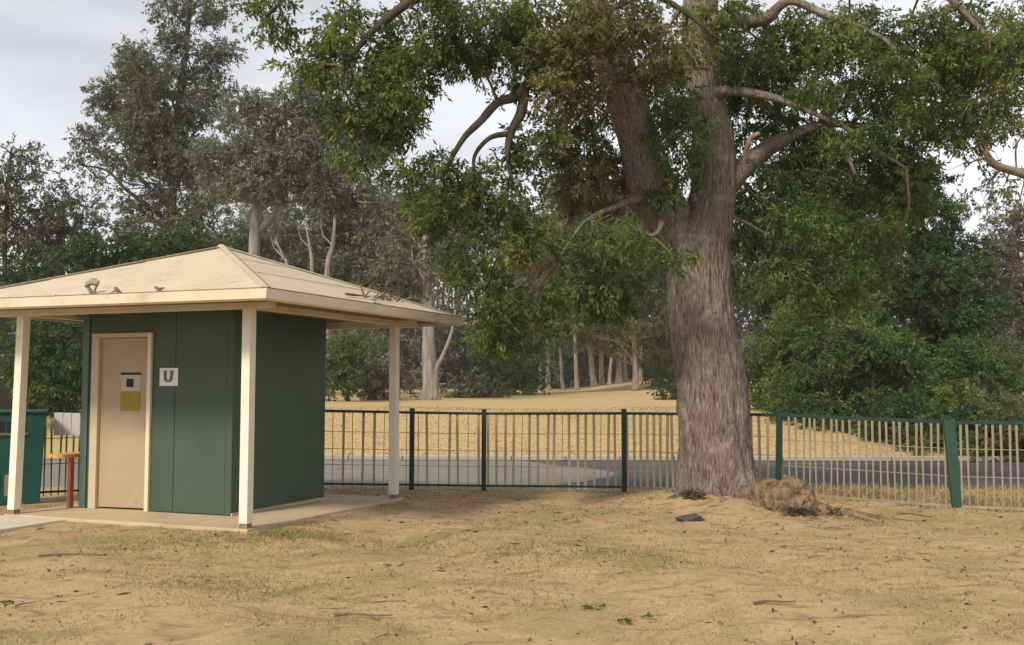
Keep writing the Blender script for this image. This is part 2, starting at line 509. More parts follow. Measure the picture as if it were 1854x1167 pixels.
gx = np.unique(np.concatenate([np.arange(-9, 9.01, 0.09), np.arange(-40, 40.1, 0.8), np.arange(-220, 221, 20)]))
gy = np.unique(np.concatenate([np.arange(4, 17.5, 0.09), np.arange(17.5, 32, 0.3), np.arange(32, 150, 2.0), np.arange(-60, 4, 4), np.arange(150, 321, 17)]))
X, Y = np.meshgrid(gx, gy)
Z = terrain(X, Y)
yard = (X > -9) & (X < 9) & (Y > 4) & (Y < 17)
rough = np.zeros_like(Z)
iy, ix = np.nonzero(yard)
for i, j in zip(iy[::1], ix[::1]):
    x, y = X[i, j], Y[i, j]
    rough[i, j] = (1 - 0.75 * (math.hypot(x + 3.64, y - 13.06) < 2.7)) * 0.020 * noise.noise((x * 1.7, y * 1.7, 3.1)) + 0.012 * noise.noise((x * 5, y * 5, 7.7))
Z = Z + rough
nx, ny = len(gx), len(gy)
idx = np.arange(nx * ny).reshape(ny, nx)
quads = np.stack([idx[:-1, :-1], idx[:-1, 1:], idx[1:, 1:], idx[1:, :-1]], -1).reshape(-1, 4)
verts = np.stack([X, Y, Z], -1).reshape(-1, 3)
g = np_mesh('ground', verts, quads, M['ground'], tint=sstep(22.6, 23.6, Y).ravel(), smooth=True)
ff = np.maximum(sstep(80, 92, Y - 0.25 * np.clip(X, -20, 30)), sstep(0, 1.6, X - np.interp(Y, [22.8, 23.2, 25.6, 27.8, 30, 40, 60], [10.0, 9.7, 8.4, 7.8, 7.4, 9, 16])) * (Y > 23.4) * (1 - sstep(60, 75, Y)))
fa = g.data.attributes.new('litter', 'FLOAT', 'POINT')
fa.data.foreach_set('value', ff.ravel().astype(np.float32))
tag(g, kind='structure')

# road, apron, kerb
mb = MB()
xs = np.arange(-60, 90.1, 2.0)
mb.add([(x, ROAD0, -0.052) for x in xs] + [(x, ROAD1, -0.046) for x in xs], [(i, i + 1, len(xs) + i + 1, len(xs) + i) for i in range(len(xs) - 1)])
tag(mb.build('road', M['asphalt']), kind='structure')
ap = [(-40, ROAD0 + .02)]
for px, py in ((958, 889), (975, 876), (1015, 866), (1060, 861), (1105, 853), (1120, 846), (1060, 838), (1000, 834)):
    q = P(px, py, 1.0)
    t = (0 + 0.048 - CAM_H) / (q.z - CAM_H)
    ap.append((q.x * t, min(max(t, ROAD0 + .02), ROAD1 - .02)))
ap += [(0.2, ROAD1 - .02), (-40, ROAD1 - .02)]
mb = MB()
mb.add([(x, y, -0.052 + 0.006 * (y - ROAD0) / (ROAD1 - ROAD0) + 0.005) for x, y in ap], [tuple(range(len(ap)))])
tag(mb.build('pavement', M['apron']), kind='structure')
mb = MB()
mb.add([(-60, ROAD1 - .16, -0.040), (90, ROAD1 - .16, -0.040), (90, ROAD1 - .005, -0.038), (-60, ROAD1 - .005, -0.038)], [(0, 1, 2, 3)])
tag(mb.build('kerb_shadow', M['kerb_shade']), kind='structure')  # flat dark strip painted as the shadow along the kerb foot
kerb = empty('kerb', (0, ROAD1 + 0.11, 0))
tag(kerb, kind='structure')
kx = -24.0
rk = random.Random(3)
while kx < 34:
    ln = 1.18
    m_ = MB().box(kx, kx + ln, -0.1, 0.1, -0.12, 0.055 + rk.uniform(-0.006, 0.006))
    m_.build('kerbstone', M['kerb'], kerb, bevel=0.012)
    kx += 1.2

# haze: pale humid air round everything
hm, hnt, hout = new_mat('haze_air')
hv = hnt.nodes.new('ShaderNodeVolumePrincipled')
hv.inputs['Color'].default_value = (0.95, 0.94, 0.91, 1)
hv.inputs['Density'].default_value = 0.0005
hnt.links.new(hv.outputs['Volume'], hout.inputs['Volume'])
hz = MB().box(-230, 230, -70, 330, -1.3, 34).build('haze', hm)
tag(hz, kind='stuff')

# ------------------------------------------------------------------ toilet block
YAW = 0.3836
A2 = 1.6                                   # half post spacing
fx, fy = -2.755, 10.978
ul = Vector((-math.cos(YAW), math.sin(YAW), 0))
ur = Vector((math.sin(YAW), math.cos(YAW), 0))
SC = Vector((fx, fy, 0)) + ul * A2 + ur * A2


def to_local(p):
    d = Vector(p) - SC
    return Vector((-d.dot(ul), d.dot(ur), d.z))


slab = MB().box(-1.69, 1.67, -1.67, 1.75, -0.08, 0.1).build('concrete_slab', M['concrete'], bevel=0.015)
slab.location = SC
slab.rotation_euler = (0, 0, -YAW)
tag(slab, kind='structure')
pe = to_local((-4.9, 12.0, 0))
pth = MB()
for k in range(6):
    y1 = -1.68 - k * 1.3
    pth.box(pe.x - 1.9, pe.x + 0.02, y1 - 1.29, y1, -0.05, 0.085 - 0.002 * k)
pth = pth.build('path', M['path'], bevel=0.01)
pth.location = SC
pth.rotation_euler = (0, 0, -YAW)
tag(pth, kind='structure')

shed = empty('toilet_block', (SC.x, SC.y, 0.1), -YAW)
tag(shed, 'small square dark green toilet block under a cream pyramid roof with verandah posts', 'toilet block')
ZB = 0.1


def sb(name, mat, *boxes, parent=shed, bevel=0.0, smooth=False):
    m_ = MB()
    for b_ in boxes:
        m_.box(*b_)
    return m_.build(name, M[mat], parent, bevel=bevel, smooth=smooth)


WX0, WX1, WY0, WY1 = -1.325, 0.835, -0.835, 1.123
HT = 2.42 - ZB + 0.14
T = 0.09
DX0, DX1, DH = -1.215, -0.315, 2.10        # door frame outer
# front wall: sheet panels with a recessed joint at x = 0.02
sb('wall_panel', 'green', (DX1, 0.016, WY0, WY0 + T, 0.012, HT))
sb('wall_panel', 'green', (0.024, WX1 - T, WY0, WY0 + T, 0.012, HT))
sb('wall_panel', 'green', (WX0 + 0.05, DX1 - 0.003, WY0, WY0 + T, DH + 0.002, HT))
sb('wall_panel', 'green', (WX0 + 0.05, DX0, WY0, WY0 + T, 0.012, DH))
sb('wall_panel', 'green', (0.0, 0.04, WY0 + 0.012, WY0 + T - 0.01, 0.012, HT))
# side and back walls
sb('wall_panel', 'green', (WX1 - T, WX1, WY0, WY1, 0.0, HT), bevel=0.006)
sb('wall_panel', 'green', (WX0, WX0 + T, WY0 + T + 0.01, WY1, 0.0, HT))
sb('wall_panel', 'green', (WX0 + T, WX1 - T, WY1 - T, WY1, 0.0, HT))
sb('corner_trim', 'greentrim', (WX0 - 0.045, WX0 + 0.05, WY0 - 0.02, WY0 + T + 0.008, 0.0, HT), bevel=0.004)
sb('skirting', 'concrete', (WX1 + 0.001, WX1 + 0.022, WY0, WY1, 0.0, 0.032))
# door frame, door ajar
sb('door_frame', 'jamb', (DX0, DX0 + 0.11, WY0 - 0.035, WY0 + 0.10, 0.001, DH), bevel=0.004)
sb('door_frame', 'cream', (DX1 - 0.055, DX1, WY0 - 0.035, WY0 + 0.10, 0.001, DH), bevel=0.004)
sb('door_frame', 'jamb', (DX0 + 0.112, DX1 - 0.057, WY0 - 0.035, WY0 + 0.10, DH - 0.05, DH), bevel=0.004)
sb('doorway', 'dark', (DX0 + 0.11, DX1 - 0.055, WY0 + 0.45, WY0 + 0.46, 0.0, DH))
dw = (DX1 - 0.057) - (DX0 + 0.113)
door = MB().box(0.004, dw - 0.006, 0.0, 0.042, 0.022, DH - 0.056).build('door', M['door'], shed, bevel=0.003)
door.location = (DX0 + 0.113, WY0 + 0.012, 0)
door.rotation_euler = (0, 0, R(5.5))
nx0 = 0.29
sb('notice', 'notice', (nx0, nx0 + 0.27, -0.006, -0.001, 1.405, 1.60), parent=door)
sb('notice', 'black', (nx0 - 0.008, nx0 + 0.275, -0.005, -0.001, 1.601, 1.628), parent=door)
sb('notice_print', 'black', (nx0 + 0.075, nx0 + 0.175, -0.008, -0.0065, 1.455, 1.555), parent=door)
sb('yellow_card', 'yellow', (nx0 - 0.006, nx0 + 0.268, -0.006, -0.001, 1.17, 1.403), parent=door)
sb('handle', 'steel', (dw - 0.085, dw - 0.055, -0.03, -0.001, 0.94, 1.04), parent=door, bevel=0.004)
# wall sign with a broad grey U
sg = MB().box(-0.20, 0.065, WY0 - 0.012, WY0 - 0.001, 1.47, 1.68).build('sign', M['white'], shed, bevel=0.002)
U = MB()
uo = []
cx, zc = -0.068, 1.578
for x, z in ((-0.088, 0.085), (-0.078, -0.035), (-0.055, -0.068), (-0.01, -0.076), (0.045, -0.070), (0.068, -0.040), (0.088, 0.085),
             (0.028, 0.085), (0.022, -0.018), (0.008, -0.050), (-0.016, -0.050), (-0.030, -0.018), (-0.030, 0.085)):
    uo.append((cx + x * 0.86, zc + z * 0.84))
yo = WY0 - 0.0155
n_ = len(uo)
U.add([(x, yo, z) for x, z in uo] + [(x, yo + 0.003, z) for x, z in uo], [tuple(range(n_ - 1, -1, -1))] + [(i, (i + 1) % n_, n_ + (i + 1) % n_, n_ + i) for i in range(n_)])
U.build('letter', M['ink'], sg)
# posts
ph = 2.378 - ZB


def post(x, y, lean=(0, 0), flare=False):
    m_ = MB()
    w = 0.052
    b0, b1 = 0.05, ph
    vs = []
    for z, fx_ in ((b0, 0), (b1, 1)):
        for i, j in ((-1, -1), (1, -1), (1, 1), (-1, 1)):
            vs.append((x + i * w + lean[0] * fx_, y + j * w + lean[1] * fx_, z))
    m_.add(vs, [(3, 2, 1, 0), (4, 5, 6, 7), (0, 1, 5, 4), (1, 2, 6, 5), (2, 3, 7, 6), (3, 0, 4, 7)])
    o = m_.build('post', M['postpaint'], shed, bevel=0.004)
    sb('post_bracket', 'steel', (x - 0.044, x + 0.044, y - 0.044, y + 0.044, 0.0, 0.06), parent=o)
    if flare:
        f_ = MB()
        for s in (-1, 1):
            f_.bar((x, y + s * 0.045, ph - 0.14), (x, y + s * 0.12, ph - 0.01), 0.03, 0.03)
        f_.build('brace', M['cream'], o)
    return o


post(A2, -A2)
post(-A2, -A2, (0.06, 0.0))
post(A2, A2, (-0.01, 0), True)
post(-A2, A2)
# verandah beams
BZ0, BZ1 = ph, ph + 0.10
sb('beam', 'cream', (-A2 - 0.35, A2 + 0.30, -A2 - 0.05, -A2 + 0.05, BZ0, BZ1), bevel=0.004)
sb('beam', 'cream', (-A2 - 0.35, A2 + 0.30, A2 - 0.05, A2 + 0.05, BZ0 - 0.03, BZ1), bevel=0.004)
sb('beam', 'cream', (A2 - 0.05, A2 + 0.05, -A2 + 0.052, A2 - 0.052, BZ0, BZ1), bevel=0.004)
sb('beam', 'cream', (-A2 - 0.05, -A2 + 0.05, -A2 + 0.052, A2 - 0.052, BZ0, BZ1), bevel=0.004)
# roof: four slopes of three lapped sheet courses each
E = A2 + 0.6535
EZ, AZ = 2.515 - ZB, 3.303 - ZB
roof = MB().add([(-E + .03, -E + .03, EZ - 0.012), (E - .03, -E + .03, EZ - 0.012), (E - .03, E - .03, EZ - 0.012), (-E + .03, E - .03, EZ - 0.012), (0, 0, AZ - 0.02)],
                [(0, 1, 4), (1, 2, 4), (2, 3, 4), (3, 0, 4)]).build('roof', M['roof'], shed)


def rz(v):
    return Matrix.Rotation(v, 4, 'Z')


for k in range(4):
    mt = rz(k * math.pi / 2)
    cuts = (0.0, 0.37, 0.70, 1.0)
    for c in range(3):
        t0, t1 = cuts[c], cuts[c + 1]
        lift = 0.007
        q = []
        for t, dz in ((t0, lift), (min(1, t1 + 0.012), 0.0)):
            e = E * (1 - t)
            z = EZ + (AZ - EZ) * t + dz
            q.append((Vector((-e, -e, z)), Vector((e, -e, z))))
        th = Vector((0, 0, -0.006))
        a, b_, d_, c_ = q[0][0], q[0][1], q[1][1], q[1][0]
        vs = [mt @ v for v in (a, b_, d_, c_, a + th, b_ + th, d_ + th, c_ + th)]
        MB().add(vs, [(0, 1, 2, 3), (7, 6, 5, 4), (0, 4, 5, 1), (1, 5, 6, 2), (2, 6, 7, 3), (3, 7, 4, 0)]).build('roof_sheet', M['roof'], roof)
    # hip cap
    MB().bar(mt @ Vector((-E + 0.01, -E + 0.01, EZ + 0.012)), mt @ Vector((0, 0, AZ + 0.014)), 0.07, 0.014).build('hip_cap', M['roof'], roof)
    # dark strips drawn as shade: beside the hip, and in the gutter gap
    MB().bar(mt @ Vector((-E + 0.075, -E + 0.012, EZ + 0.016)), mt @ Vector((-0.02, -0.085, AZ - 0.012)), 0.034, 0.014).build('hip_shadow', M['steel'], roof)
    MB().bar(mt @ Vector((-E - 0.035, -E - 0.045, EZ + 0.001)), mt @ Vector((E + 0.035, -E - 0.045, EZ + 0.001)), 0.016, 0.012).build('gutter_shadow', M['steel'], roof)
    # gutter: lipped box section, mitred
    prof = [(0.0, EZ - 0.115), (0.012, EZ - 0.118), (0.052, EZ - 0.1), (0.066, EZ - 0.005), (0.060, EZ - 0.003), (0.046, EZ - 0.092), (0.006, EZ - 0.108), (0.006, EZ - 0.02), (0.0, EZ - 0.02)]
    vs = []
    for s in (-1, 1):
        for o_, z in prof:
            e = E - 0.01 + o_ - 0.002
            vs.append(mt @ Vector((s * e, -e, z)))
    n_ = len(prof)
    MB().add(vs, [(i, n_ + i, n_ + (i + 1) % n_, (i + 1) % n_) for i in range(n_)]).build('gutter', M['cream'], shed)
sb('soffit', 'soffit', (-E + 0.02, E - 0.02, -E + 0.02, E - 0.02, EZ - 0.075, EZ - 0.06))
cap = MB().tube([(0, 0, AZ + 0.0), (0, 0, AZ + 0.035)], [0.07, 0.03], 8).build('roof_cap', M['roof'], roof)
# little pale vent knob on the left hip
hp_ = Vector((-0.62, 0.62, EZ + (AZ - EZ) * (1 - 0.62 / E)))
MB().tube([hp_, hp_ + Vector((0.01, 0, 0.05)), hp_ + Vector((0.02, 0, 0.085)), hp_ + Vector((0.02, 0, 0.1))], [0.05, 0.04, 0.05, 0.02], 8, 0.3).build('vent_knob', M['white'], roof, True)


# debris lying on the roof
def roof_point(px, py):
    """where the sight line of a pixel meets the roof slopes, world"""
    o = Vector((0, 0, CAM_H))
    d = (P(px, py, 10) - o)
    best = None
    for i in range(800, 1700):
        p = o + d * (i / 1000)
        l = to_local(p)
        e = max(abs(l.x), abs(l.y))
        if e <= E and l.z <= ZB + EZ + (AZ - EZ) * (1 - e / E) + 0.008:
            best = p
            break
    return best if best is not None else o + d


def stick(name, pixels, r, label, mat='twig', cat='stick', leafy=False, group=None, lift=0.012):
    pts = [roof_point(*q) + Vector((0, 0, lift + r)) for q in pixels]
    base = pts[0].copy()
    pts = [p - base for p in pts]
    sp = smooth_path([tuple(p) for p in pts], 4)
    rr = np.linspace(r, r * 0.5, len(sp))
    o = MB().tube(sp, rr, 6, 0.4, random.random() * 9).build(name, M[mat])
    o.location = base
    tag(o, label, cat, group)
    return o


stick('fallen_twig', [(183, 560), (195, 540), (214, 527)], 0.010, 'thin bent twig on the roof just right of the grey dead branch', group='debris on the roof')
stick('fallen_twig', [(209, 529), (217, 537), (223, 545)], 0.022, 'short dark bark curl at the upper end of the bent roof twig', group='debris on the roof')
stick('fallen_twig', [(100, 540), (110, 549)], 0.013, 'small dark twig nearest the left end of the cream roof', group='debris on the roof')
stick('fallen_twig', [(268, 541), (269, 533)], 0.013, 'tiny upright dark chip above the gutter on the left roof slope', group='debris on the roof')
stick('fallen_twig', [(281, 527), (289, 529), (297, 527)], 0.018, 'small curled dark leaf lying higher on the left roof slope', group='debris on the roof')
stick('fallen_twig', [(626, 537), (655, 540)], 0.018, 'dark stick lying along the gutter on the right roof slope', group='debris on the roof')
# grey dead branch standing on the left slope
bp0 = roof_point(165, 545)
db = empty('dead_branch', bp0)
tag(db, 'bleached grey dead branch with a bulbous top standing on the left roof slope', 'branch', 'debris on the roof')
sx = 14.5 / FPX


def dpt(px, py, dy=0.0):
    return Vector(((px - 165) * sx, dy, (545 - py) * sx))


MB().tube([dpt(163, 546), dpt(166, 538), dpt(163, 531), dpt(158, 524)], [0.022, 0.020, 0.018, 0.015], 7, 0.5, 2).build('stem', M['ash'], db, True)
MB().tube([dpt(168, 546, .02), dpt(168, 538, .01), dpt(169, 530), dpt(173, 523)], [0.018, 0.018, 0.016, 0.012], 7, 0.5, 5).build('stem', M['ash'], db, True)
kn = MB().tube([dpt(157, 527), dpt(160, 522), dpt(166, 520), dpt(172, 522), dpt(175, 518)], [0.02, 0.038, 0.042, 0.036, 0.012], 9, 0.6, 3)
kn.build('knot', M['ash'], db, True)
MB().tube([dpt(172, 522), dpt(170, 515)], [0.014, 0.008], 6, 0.4).build('stem', M['twig'], db, True)
# forked twig with leaf litter on right slope
fb = roof_point(660, 540)
ft = empty('forked_twig', fb)
tag(ft, 'forked brown twig standing among leaf litter on the right roof slope', 'twig', 'debris on the roof')
s2 = 12.6 / FPX
MB().tube([(0, 0, 0), (-4 * s2, 0, 12 * s2), (-9 * s2, 0, 26 * s2)], [0.016, 0.013, 0.006], 6, 0.3).build('stem', M['twig'], ft)
MB().tube([(0, 0, 2 * s2), (5 * s2, 0, 9 * s2), (10 * s2, 0, 14 * s2)], [0.012, 0.01, 0.005], 6, 0.3).build('stem', M['twig'], ft)


# ------------------------------------------------------------------ leaf machinery
def unit(a):
    return a / np.maximum(np.linalg.norm(a, axis=-1, keepdims=True), 1e-9)


def leaves_at(pos, direc, length, width, rg, tint):
    """one four-cornered folded leaf per row"""
    n = len(pos)
    d = unit(direc)
    side = unit(np.cross(d, unit(rg.normal(size=(n, 3)))))
    nrm = np.cross(side, d)
    L_ = (length * rg.uniform(0.45, 1.45, n))[:, None]
    W_ = (width * rg.uniform(0.7, 1.2, n))[:, None]
    mid = pos + d * L_ * 0.45
    v = np.stack([pos, mid + side * W_ / 2 + nrm * W_ * 0.18, pos + d * L_ - nrm * L_ * 0.08, mid - side * W_ / 2 + nrm * W_ * 0.18], 1)
    t = np.repeat(tint, 4)
    return v.reshape(-1, 3), t


def ellipsoid(n, rg, shell=0.0):
    p = unit(rg.normal(size=(n, 3)))
    r = rg.uniform(shell ** 3, 1, n) ** (1 / 3)
    return p * r[:, None]


def Bl(px, py, rx, ry, Y, dr=None, k=1.0):
    """crown lobe from its place in the picture and its distance: centre, radii, density"""
    c = P(px, py, Y)
    ax, az = rx * Y / FPX, ry * Y / FPX
    ay = dr if dr else (ax + az) / 2
    return (np.array(c), np.array([ax, ay, az]), k)


LEAFCOUNT = [0]


def crown_mesh(name, lobes, mat, parent, base, length, width, lai, seed, clump=0.5, per=14, droop=0.35, twigs=None, tint_var=0.5, flat_=0.75, fill=0.9):
    """leaf sprays gathered into clumps through each lobe's volume. returns the clump centres"""
    rg = np.random.default_rng(seed)
    V, T_, centers = [], [], []
    a_leaf = length * width * 0.5
    for c, r, k in lobes:
        area = math.pi * r[0] * r[2]
        n_leaf = int(lai * k * area / a_leaf)
        n_sub = max(3, int(fill * area / (clump * clump)) + 2)
        sub = c + ellipsoid(n_sub, rg, 0.35) * r * 0.92
        centers.append(sub)
        cr = clump * rg.uniform(0.55, 1.25, n_sub)
        ct = rg.normal(0, 0.16, n_sub)
        n_spray = max(4, n_leaf // per)
        which = rg.choice(n_sub, n_spray, p=cr ** 2 / (cr ** 2).sum())
        off = ellipsoid(n_spray, rg, 0.2) * np.array([1, 1, flat_])
        sc = sub[which] + off * cr[which][:, None]
        sd = unit(off + 0.5 * unit(sc - c) + rg.normal(0, 0.35, (n_spray, 3)) + np.array([0, 0, -droop]))
        st = np.clip(0.45 + ct[which] + rg.normal(0, 0.14 * tint_var * 2, n_spray), 0, 1)
        ln = length * per * 0.16
        tpos = np.tile((np.arange(per) + 0.5) / per, (n_spray, 1)) + rg.uniform(-.03, .03, (n_spray, per))
        pos = sc[:, None, :] + sd[:, None, :] * (tpos * ln)[:, :, None] + rg.normal(0, length * 0.22, (n_spray, per, 3))
        ld = sd[:, None, :] * 0.7 + unit(rg.normal(size=(n_spray, per, 3))) * 0.9 + np.array([0, 0, -droop])
        lt = np.clip(st[:, None] + rg.normal(0, 0.13, (n_spray, per)), 0, 1)
        v, t = leaves_at(pos.reshape(-1, 3), ld.reshape(-1, 3), length, width, rg, lt.ravel())
        V.append(v)
        T_.append(t)
    v = np.concatenate(V) - np.array(base)
    t = np.concatenate(T_)
    n = len(v) // 4
    LEAFCOUNT[0] += n
    o = np_mesh(name, v, np.arange(n * 4).reshape(-1, 4), mat, parent, tint=t)
    o['kind'] = 'stuff'
    return np.concatenate(centers)


def limb_to(mb_, p0, p1, r0, r1, rg, sag=0.1, n=5, sides=5):
    p0, p1 = np.array(p0, float), np.array(p1, float)
    L_ = np.linalg.norm(p1 - p0)
    m1 = p0 * 0.6 + p1 * 0.4 + rg.normal(0, 0.07 * L_, 3) + np.array([0, 0, sag * L_])
    m2 = p0 * 0.25 + p1 * 0.75 + rg.normal(0, 0.06 * L_, 3) + np.array([0, 0, sag * L_ * .8])
    sp = smooth_path([p0, m1, m2, p1], n)
    rr = np.linspace(r0, r1, len(sp))
    mb_.tube(sp, rr, sides, 0.25, rg.uniform(0, 50), cap=False)


def tree(name, label, cat, group, base_xy, trunk_px, lobes, leaf, leafsize, lai, seed, bark='bark_dark', r0=0.25, clump=0.7, droop=0.35, limbs=True, trunk_top_r=0.3, twig_n=26, per=14, tint_var=0.5, fill=0.9):
    """trunk_px: list of world points from the base up"""
    rg = np.random.default_rng(seed + 1000)
    base = Vector((base_xy[0], base_xy[1], tz(*base_xy) - 0.05))
    root = empty(name, base)
    tag(root, label, cat, group)
    pts = [Vector((0, 0, 0))] + [Vector(p) - base for p in trunk_px]
    sp = smooth_path([tuple(p) for p in pts], 6)
    hh = np.linspace(0, 1, len(sp))
    rr = r0 * (1 - hh * (1 - trunk_top_r)) * (1 + 0.35 * np.exp(-hh * 14))
    mb_ = MB()
    mb_.tube(sp, rr, 10, 0.22, seed * 1.7)
    if limbs:
        for c, r, k in lobes:
            cl = c - np.array(base)
            zt = cl[2] - 0.6 * np.linalg.norm(cl[:2] - sp[:, :2].mean(0)) - 0.3 * r[2]
            i = int(np.argmin(np.abs(sp[:, 2] - zt)))
            i = max(len(sp) // 3, i)
            limb_to(mb_, sp[i], cl, rr[i] * 0.55, 0.03, rg, 0.05, 5, 6)
            for _ in range(max(2, int(twig_n / max(1, len(lobes))))):
                e = cl + ellipsoid(1, rg, 0.6)[0] * r
                limb_to(mb_, cl * 0.8 + sp[i] * 0.2, e, 0.035 + 0.01 * r0, 0.010, rg, 0.05, 3, 4)
    tr = mb_.build('trunk', M[bark], root, True)
    crown_mesh('crown', lobes, M[leaf], root, base, leafsize[0], leafsize[1], lai, seed, clump=clump, droop=droop, per=per, tint_var=tint_var, fill=fill)
    return root


# ------------------------------------------------------------------ the big shade tree
TY = 14.45
tb = Vector((TREE.x, TREE.y, 0.0))
big = empty('shade_tree', tb)
tag(big, 'huge rough barked shade tree with forked trunk in front of the picket fence', 'tree')


def tp(px, py, Y=TY):
    return P(px, py, Y) - tb


def bark_tube(path, m=8, sides=40, amp=0.06, seed=0.0, flare=0.0):
    """path: (x, y, z, radius) rows. ridged, fissured bark in real relief"""
    sp = smooth_path(path, m)
    vs, fs = [], []
    n = sides
    acc = 0.0
    for i in range(len(sp)):
        p, r = Vector(sp[i, :3]), sp[i, 3]
        t = Vector(sp[min(i + 1, len(sp) - 1), :3] - sp[max(i - 1, 0), :3]).normalized()
        s = t.cross(Vector((0, 1, 0))).normalized()
        u = s.cross(t)
        if i:
            acc += (p - Vector(sp[i - 1, :3])).length
        for k in range(n):
            a = 2 * math.pi * k / n
            ca, sa = math.cos(a), math.sin(a)
            ridge = noise.noise(Vector((ca * 5.5, sa * 5.5, acc * 1.3 + seed))) * 0.5 + noise.noise(Vector((ca * 12, sa * 12, acc * 2.6 + seed))) * 0.5 + noise.noise(Vector((ca * 24, sa * 24, acc * 6 + seed))) * 0.3
            lump = noise.noise(Vector((ca * 1.3, sa * 1.3, acc * 0.7 + seed + 9)))
            fl = 0.0
            if flare:
                fl = flare * math.exp(-max(acc, 0) / 0.26) * (0.55 + 0.45 * math.sin(a * 5 + 0.8) + 0.3 * math.sin(a * 3 + 2.0))
            rr = r * (1 + amp * ridge + 0.05 * lump) + fl * r
            vs.append(p + (s * ca + u * sa) * rr)
    for i in range(len(sp) - 1):
        for k in range(n):
            k2 = (k + 1) % n
            fs.append((i * n + k, i * n + k2, (i + 1) * n + k2, (i + 1) * n + k))
    fs.append(tuple((len(sp) - 1) * n + k for k in range(n)))
    return MB().add(vs, fs), sp


def rowpx(px, py, wpx, Y=TY):
    q = tp(px, py, Y)
    return (q.x, q.y, q.z, wpx / 2 * Y / FPX)


trunk_rows = [(0.06, 0.0, -0.08, 0.535)] + [rowpx(*r) for r in ((1302, 875, 130), (1296, 800, 127), (1288, 700, 124), (1276, 620, 116), (1268, 540, 112), (1266, 460, 112), (1280, 400, 92), (1291, 340, 80),
                                              (1291, 260, 72), (1277, 170, 68), (1268, 80, 66), (1266, 0, 60), (1270, -130, 50), (1290, -330, 36), (1320, -560, 18))]
mt_, sp_main = bark_tube(trunk_rows, 20, 128, 0.14, 0.0, 0.55)
mt_.build('trunk', M['bark_big'], big, True)
stem_rows = [rowpx(1246, 470, 74), rowpx(1218, 408, 84), rowpx(1182, 345, 84, 14.3), rowpx(1158, 260, 74, 14.1), rowpx(1128, 170, 66, 13.9), rowpx(1098, 80, 56, 13.7), rowpx(1066, -20, 46, 13.5), rowpx(1030, -160, 34, 13.3), rowpx(1000, -330, 16, 13.2)]
ms_, sp_stem = bark_tube(stem_rows, 14, 80, 0.14, 5.0)
ms_.build('stem', M['bark_big'], big, True)


def branch(rows, name='branch', mat='bark_big', sides=9, bump=0.25):
    sp = smooth_path([rowpx(*r) for r in rows], 5)
    b_ = MB().tube(sp[:, :3], sp[:, 3], sides, bump, random.random() * 30)
    b_.build(name, M[mat], big, True)
    return sp


BR = []
BR.append(branch([(1290, 168, 26, 14.3), (1330, 164, 19, 14.0), (1400, 176, 15, 13.7), (1450, 195, 9, 13.5), (1490, 212, 9, 13.3), (1540, 235, 8, 13.2), (1590, 272, 7, 13.1), (1640, 302, 4, 13.0)]))
BR.append(branch([(1275, 40, 36, 14.3), (1330, 36, 26, 14.0), (1383, 34, 24, 13.7), (1412, 8, 18, 13.5), (1440, 2, 16, 13.4), (1500, 28, 14, 13.2), (1570, 55, 10, 13.0), (1610, 78, 9, 12.9), (1635, 116, 4, 12.8)]))
BR.append(branch([(1292, 352, 40, 14.5), (1328, 322, 42, 14.5), (1358, 292, 38, 14.6), (1388, 266, 32, 14.8), (1425, 248, 26, 15.0), (1470, 232, 18, 15.2)]))
BR.append(branch([(1346, 300, 12, 14.5), (1352, 268, 10, 14.3), (1358, 248, 9, 14.2), (1374, 240, 8, 14.2)], 'broken_branch', 'wood_broken', 8, 0.3))
BR.append(branch([(1425, 248, 24, 15.0), (1450, 236, 20, 15.15), (1510, 222, 15, 15.3), (1590, 228, 12, 15.5), (1700, 215, 6, 15.8)]))
BR.append(branch([(1108, 110, 40, 13.8), (1040, 60, 30, 13.5), (985, 95, 24, 13.2), (945, 165, 20, 13.0), (900, 185, 17, 12.9), (868, 220, 14, 12.8), (835, 255, 10, 12.7), (800, 320, 7, 12.6)], mat='bark_dark'))
BR.append(branch([(948, 162, 20, 13.0), (944, 200, 18, 13.0), (925, 240, 15, 13.0), (918, 285, 9, 13.0), (930, 340, 6, 13.0)], mat='bark_dark'))
BR.append(branch([(925, 240, 12, 13.0), (885, 250, 10, 12.9), (858, 285, 7, 12.9), (862, 330, 5, 12.9)], mat='bark_dark'))
BR.append(branch([(1040, -60, 34, 13.4), (930, -70, 28, 13.0), (800, -30, 22, 12.6), (690, 40, 15, 12.4), (620, 120, 8, 12.3)], mat='bark_dark'))
BR.append(branch([(800, -30, 16, 12.6), (640, -50, 12, 12.4), (540, -20, 8, 12.3), (480, 30, 5, 12.2)], mat='bark_dark'))
BR.append(branch([(1180, 350, 26, 14.2), (1120, 372, 12, 13.8), (1060, 400, 8, 13.5), (1010, 470, 5, 13.3)], mat='bark_big'))
BR.append(branch([(1200, 385, 14, 14.2), (1190, 420, 9, 13.6), (1150, 430, 7, 13.4), (1080, 430, 4, 13.2)]))
BR.append(branch([(1270, -40, 44, 14.3), (1400, -90, 34, 13.9), (1560, -80, 26, 13.5), (1700, -20, 16, 13.2), (1790, 70, 8, 13.0)]))
BR.append(branch([(1500, 225, 12, 15.3), (1530, 270, 9, 15.0), (1548, 315, 6, 14.8)]))
BR.append(branch([(1040, 60, 16, 13.5), (1100, 20, 14, 13.2), (1170, -10, 12, 13.0), (1230, 15, 10, 13.0), (1300, 70, 5, 13.0)], mat='bark_dark'))
root_pts = np.concatenate([b_[:, :3] for b_ in BR if len(b_) > 11] + [sp_stem[len(sp_stem) // 2:, :3], sp_main[len(sp_main) // 2:, :3]])

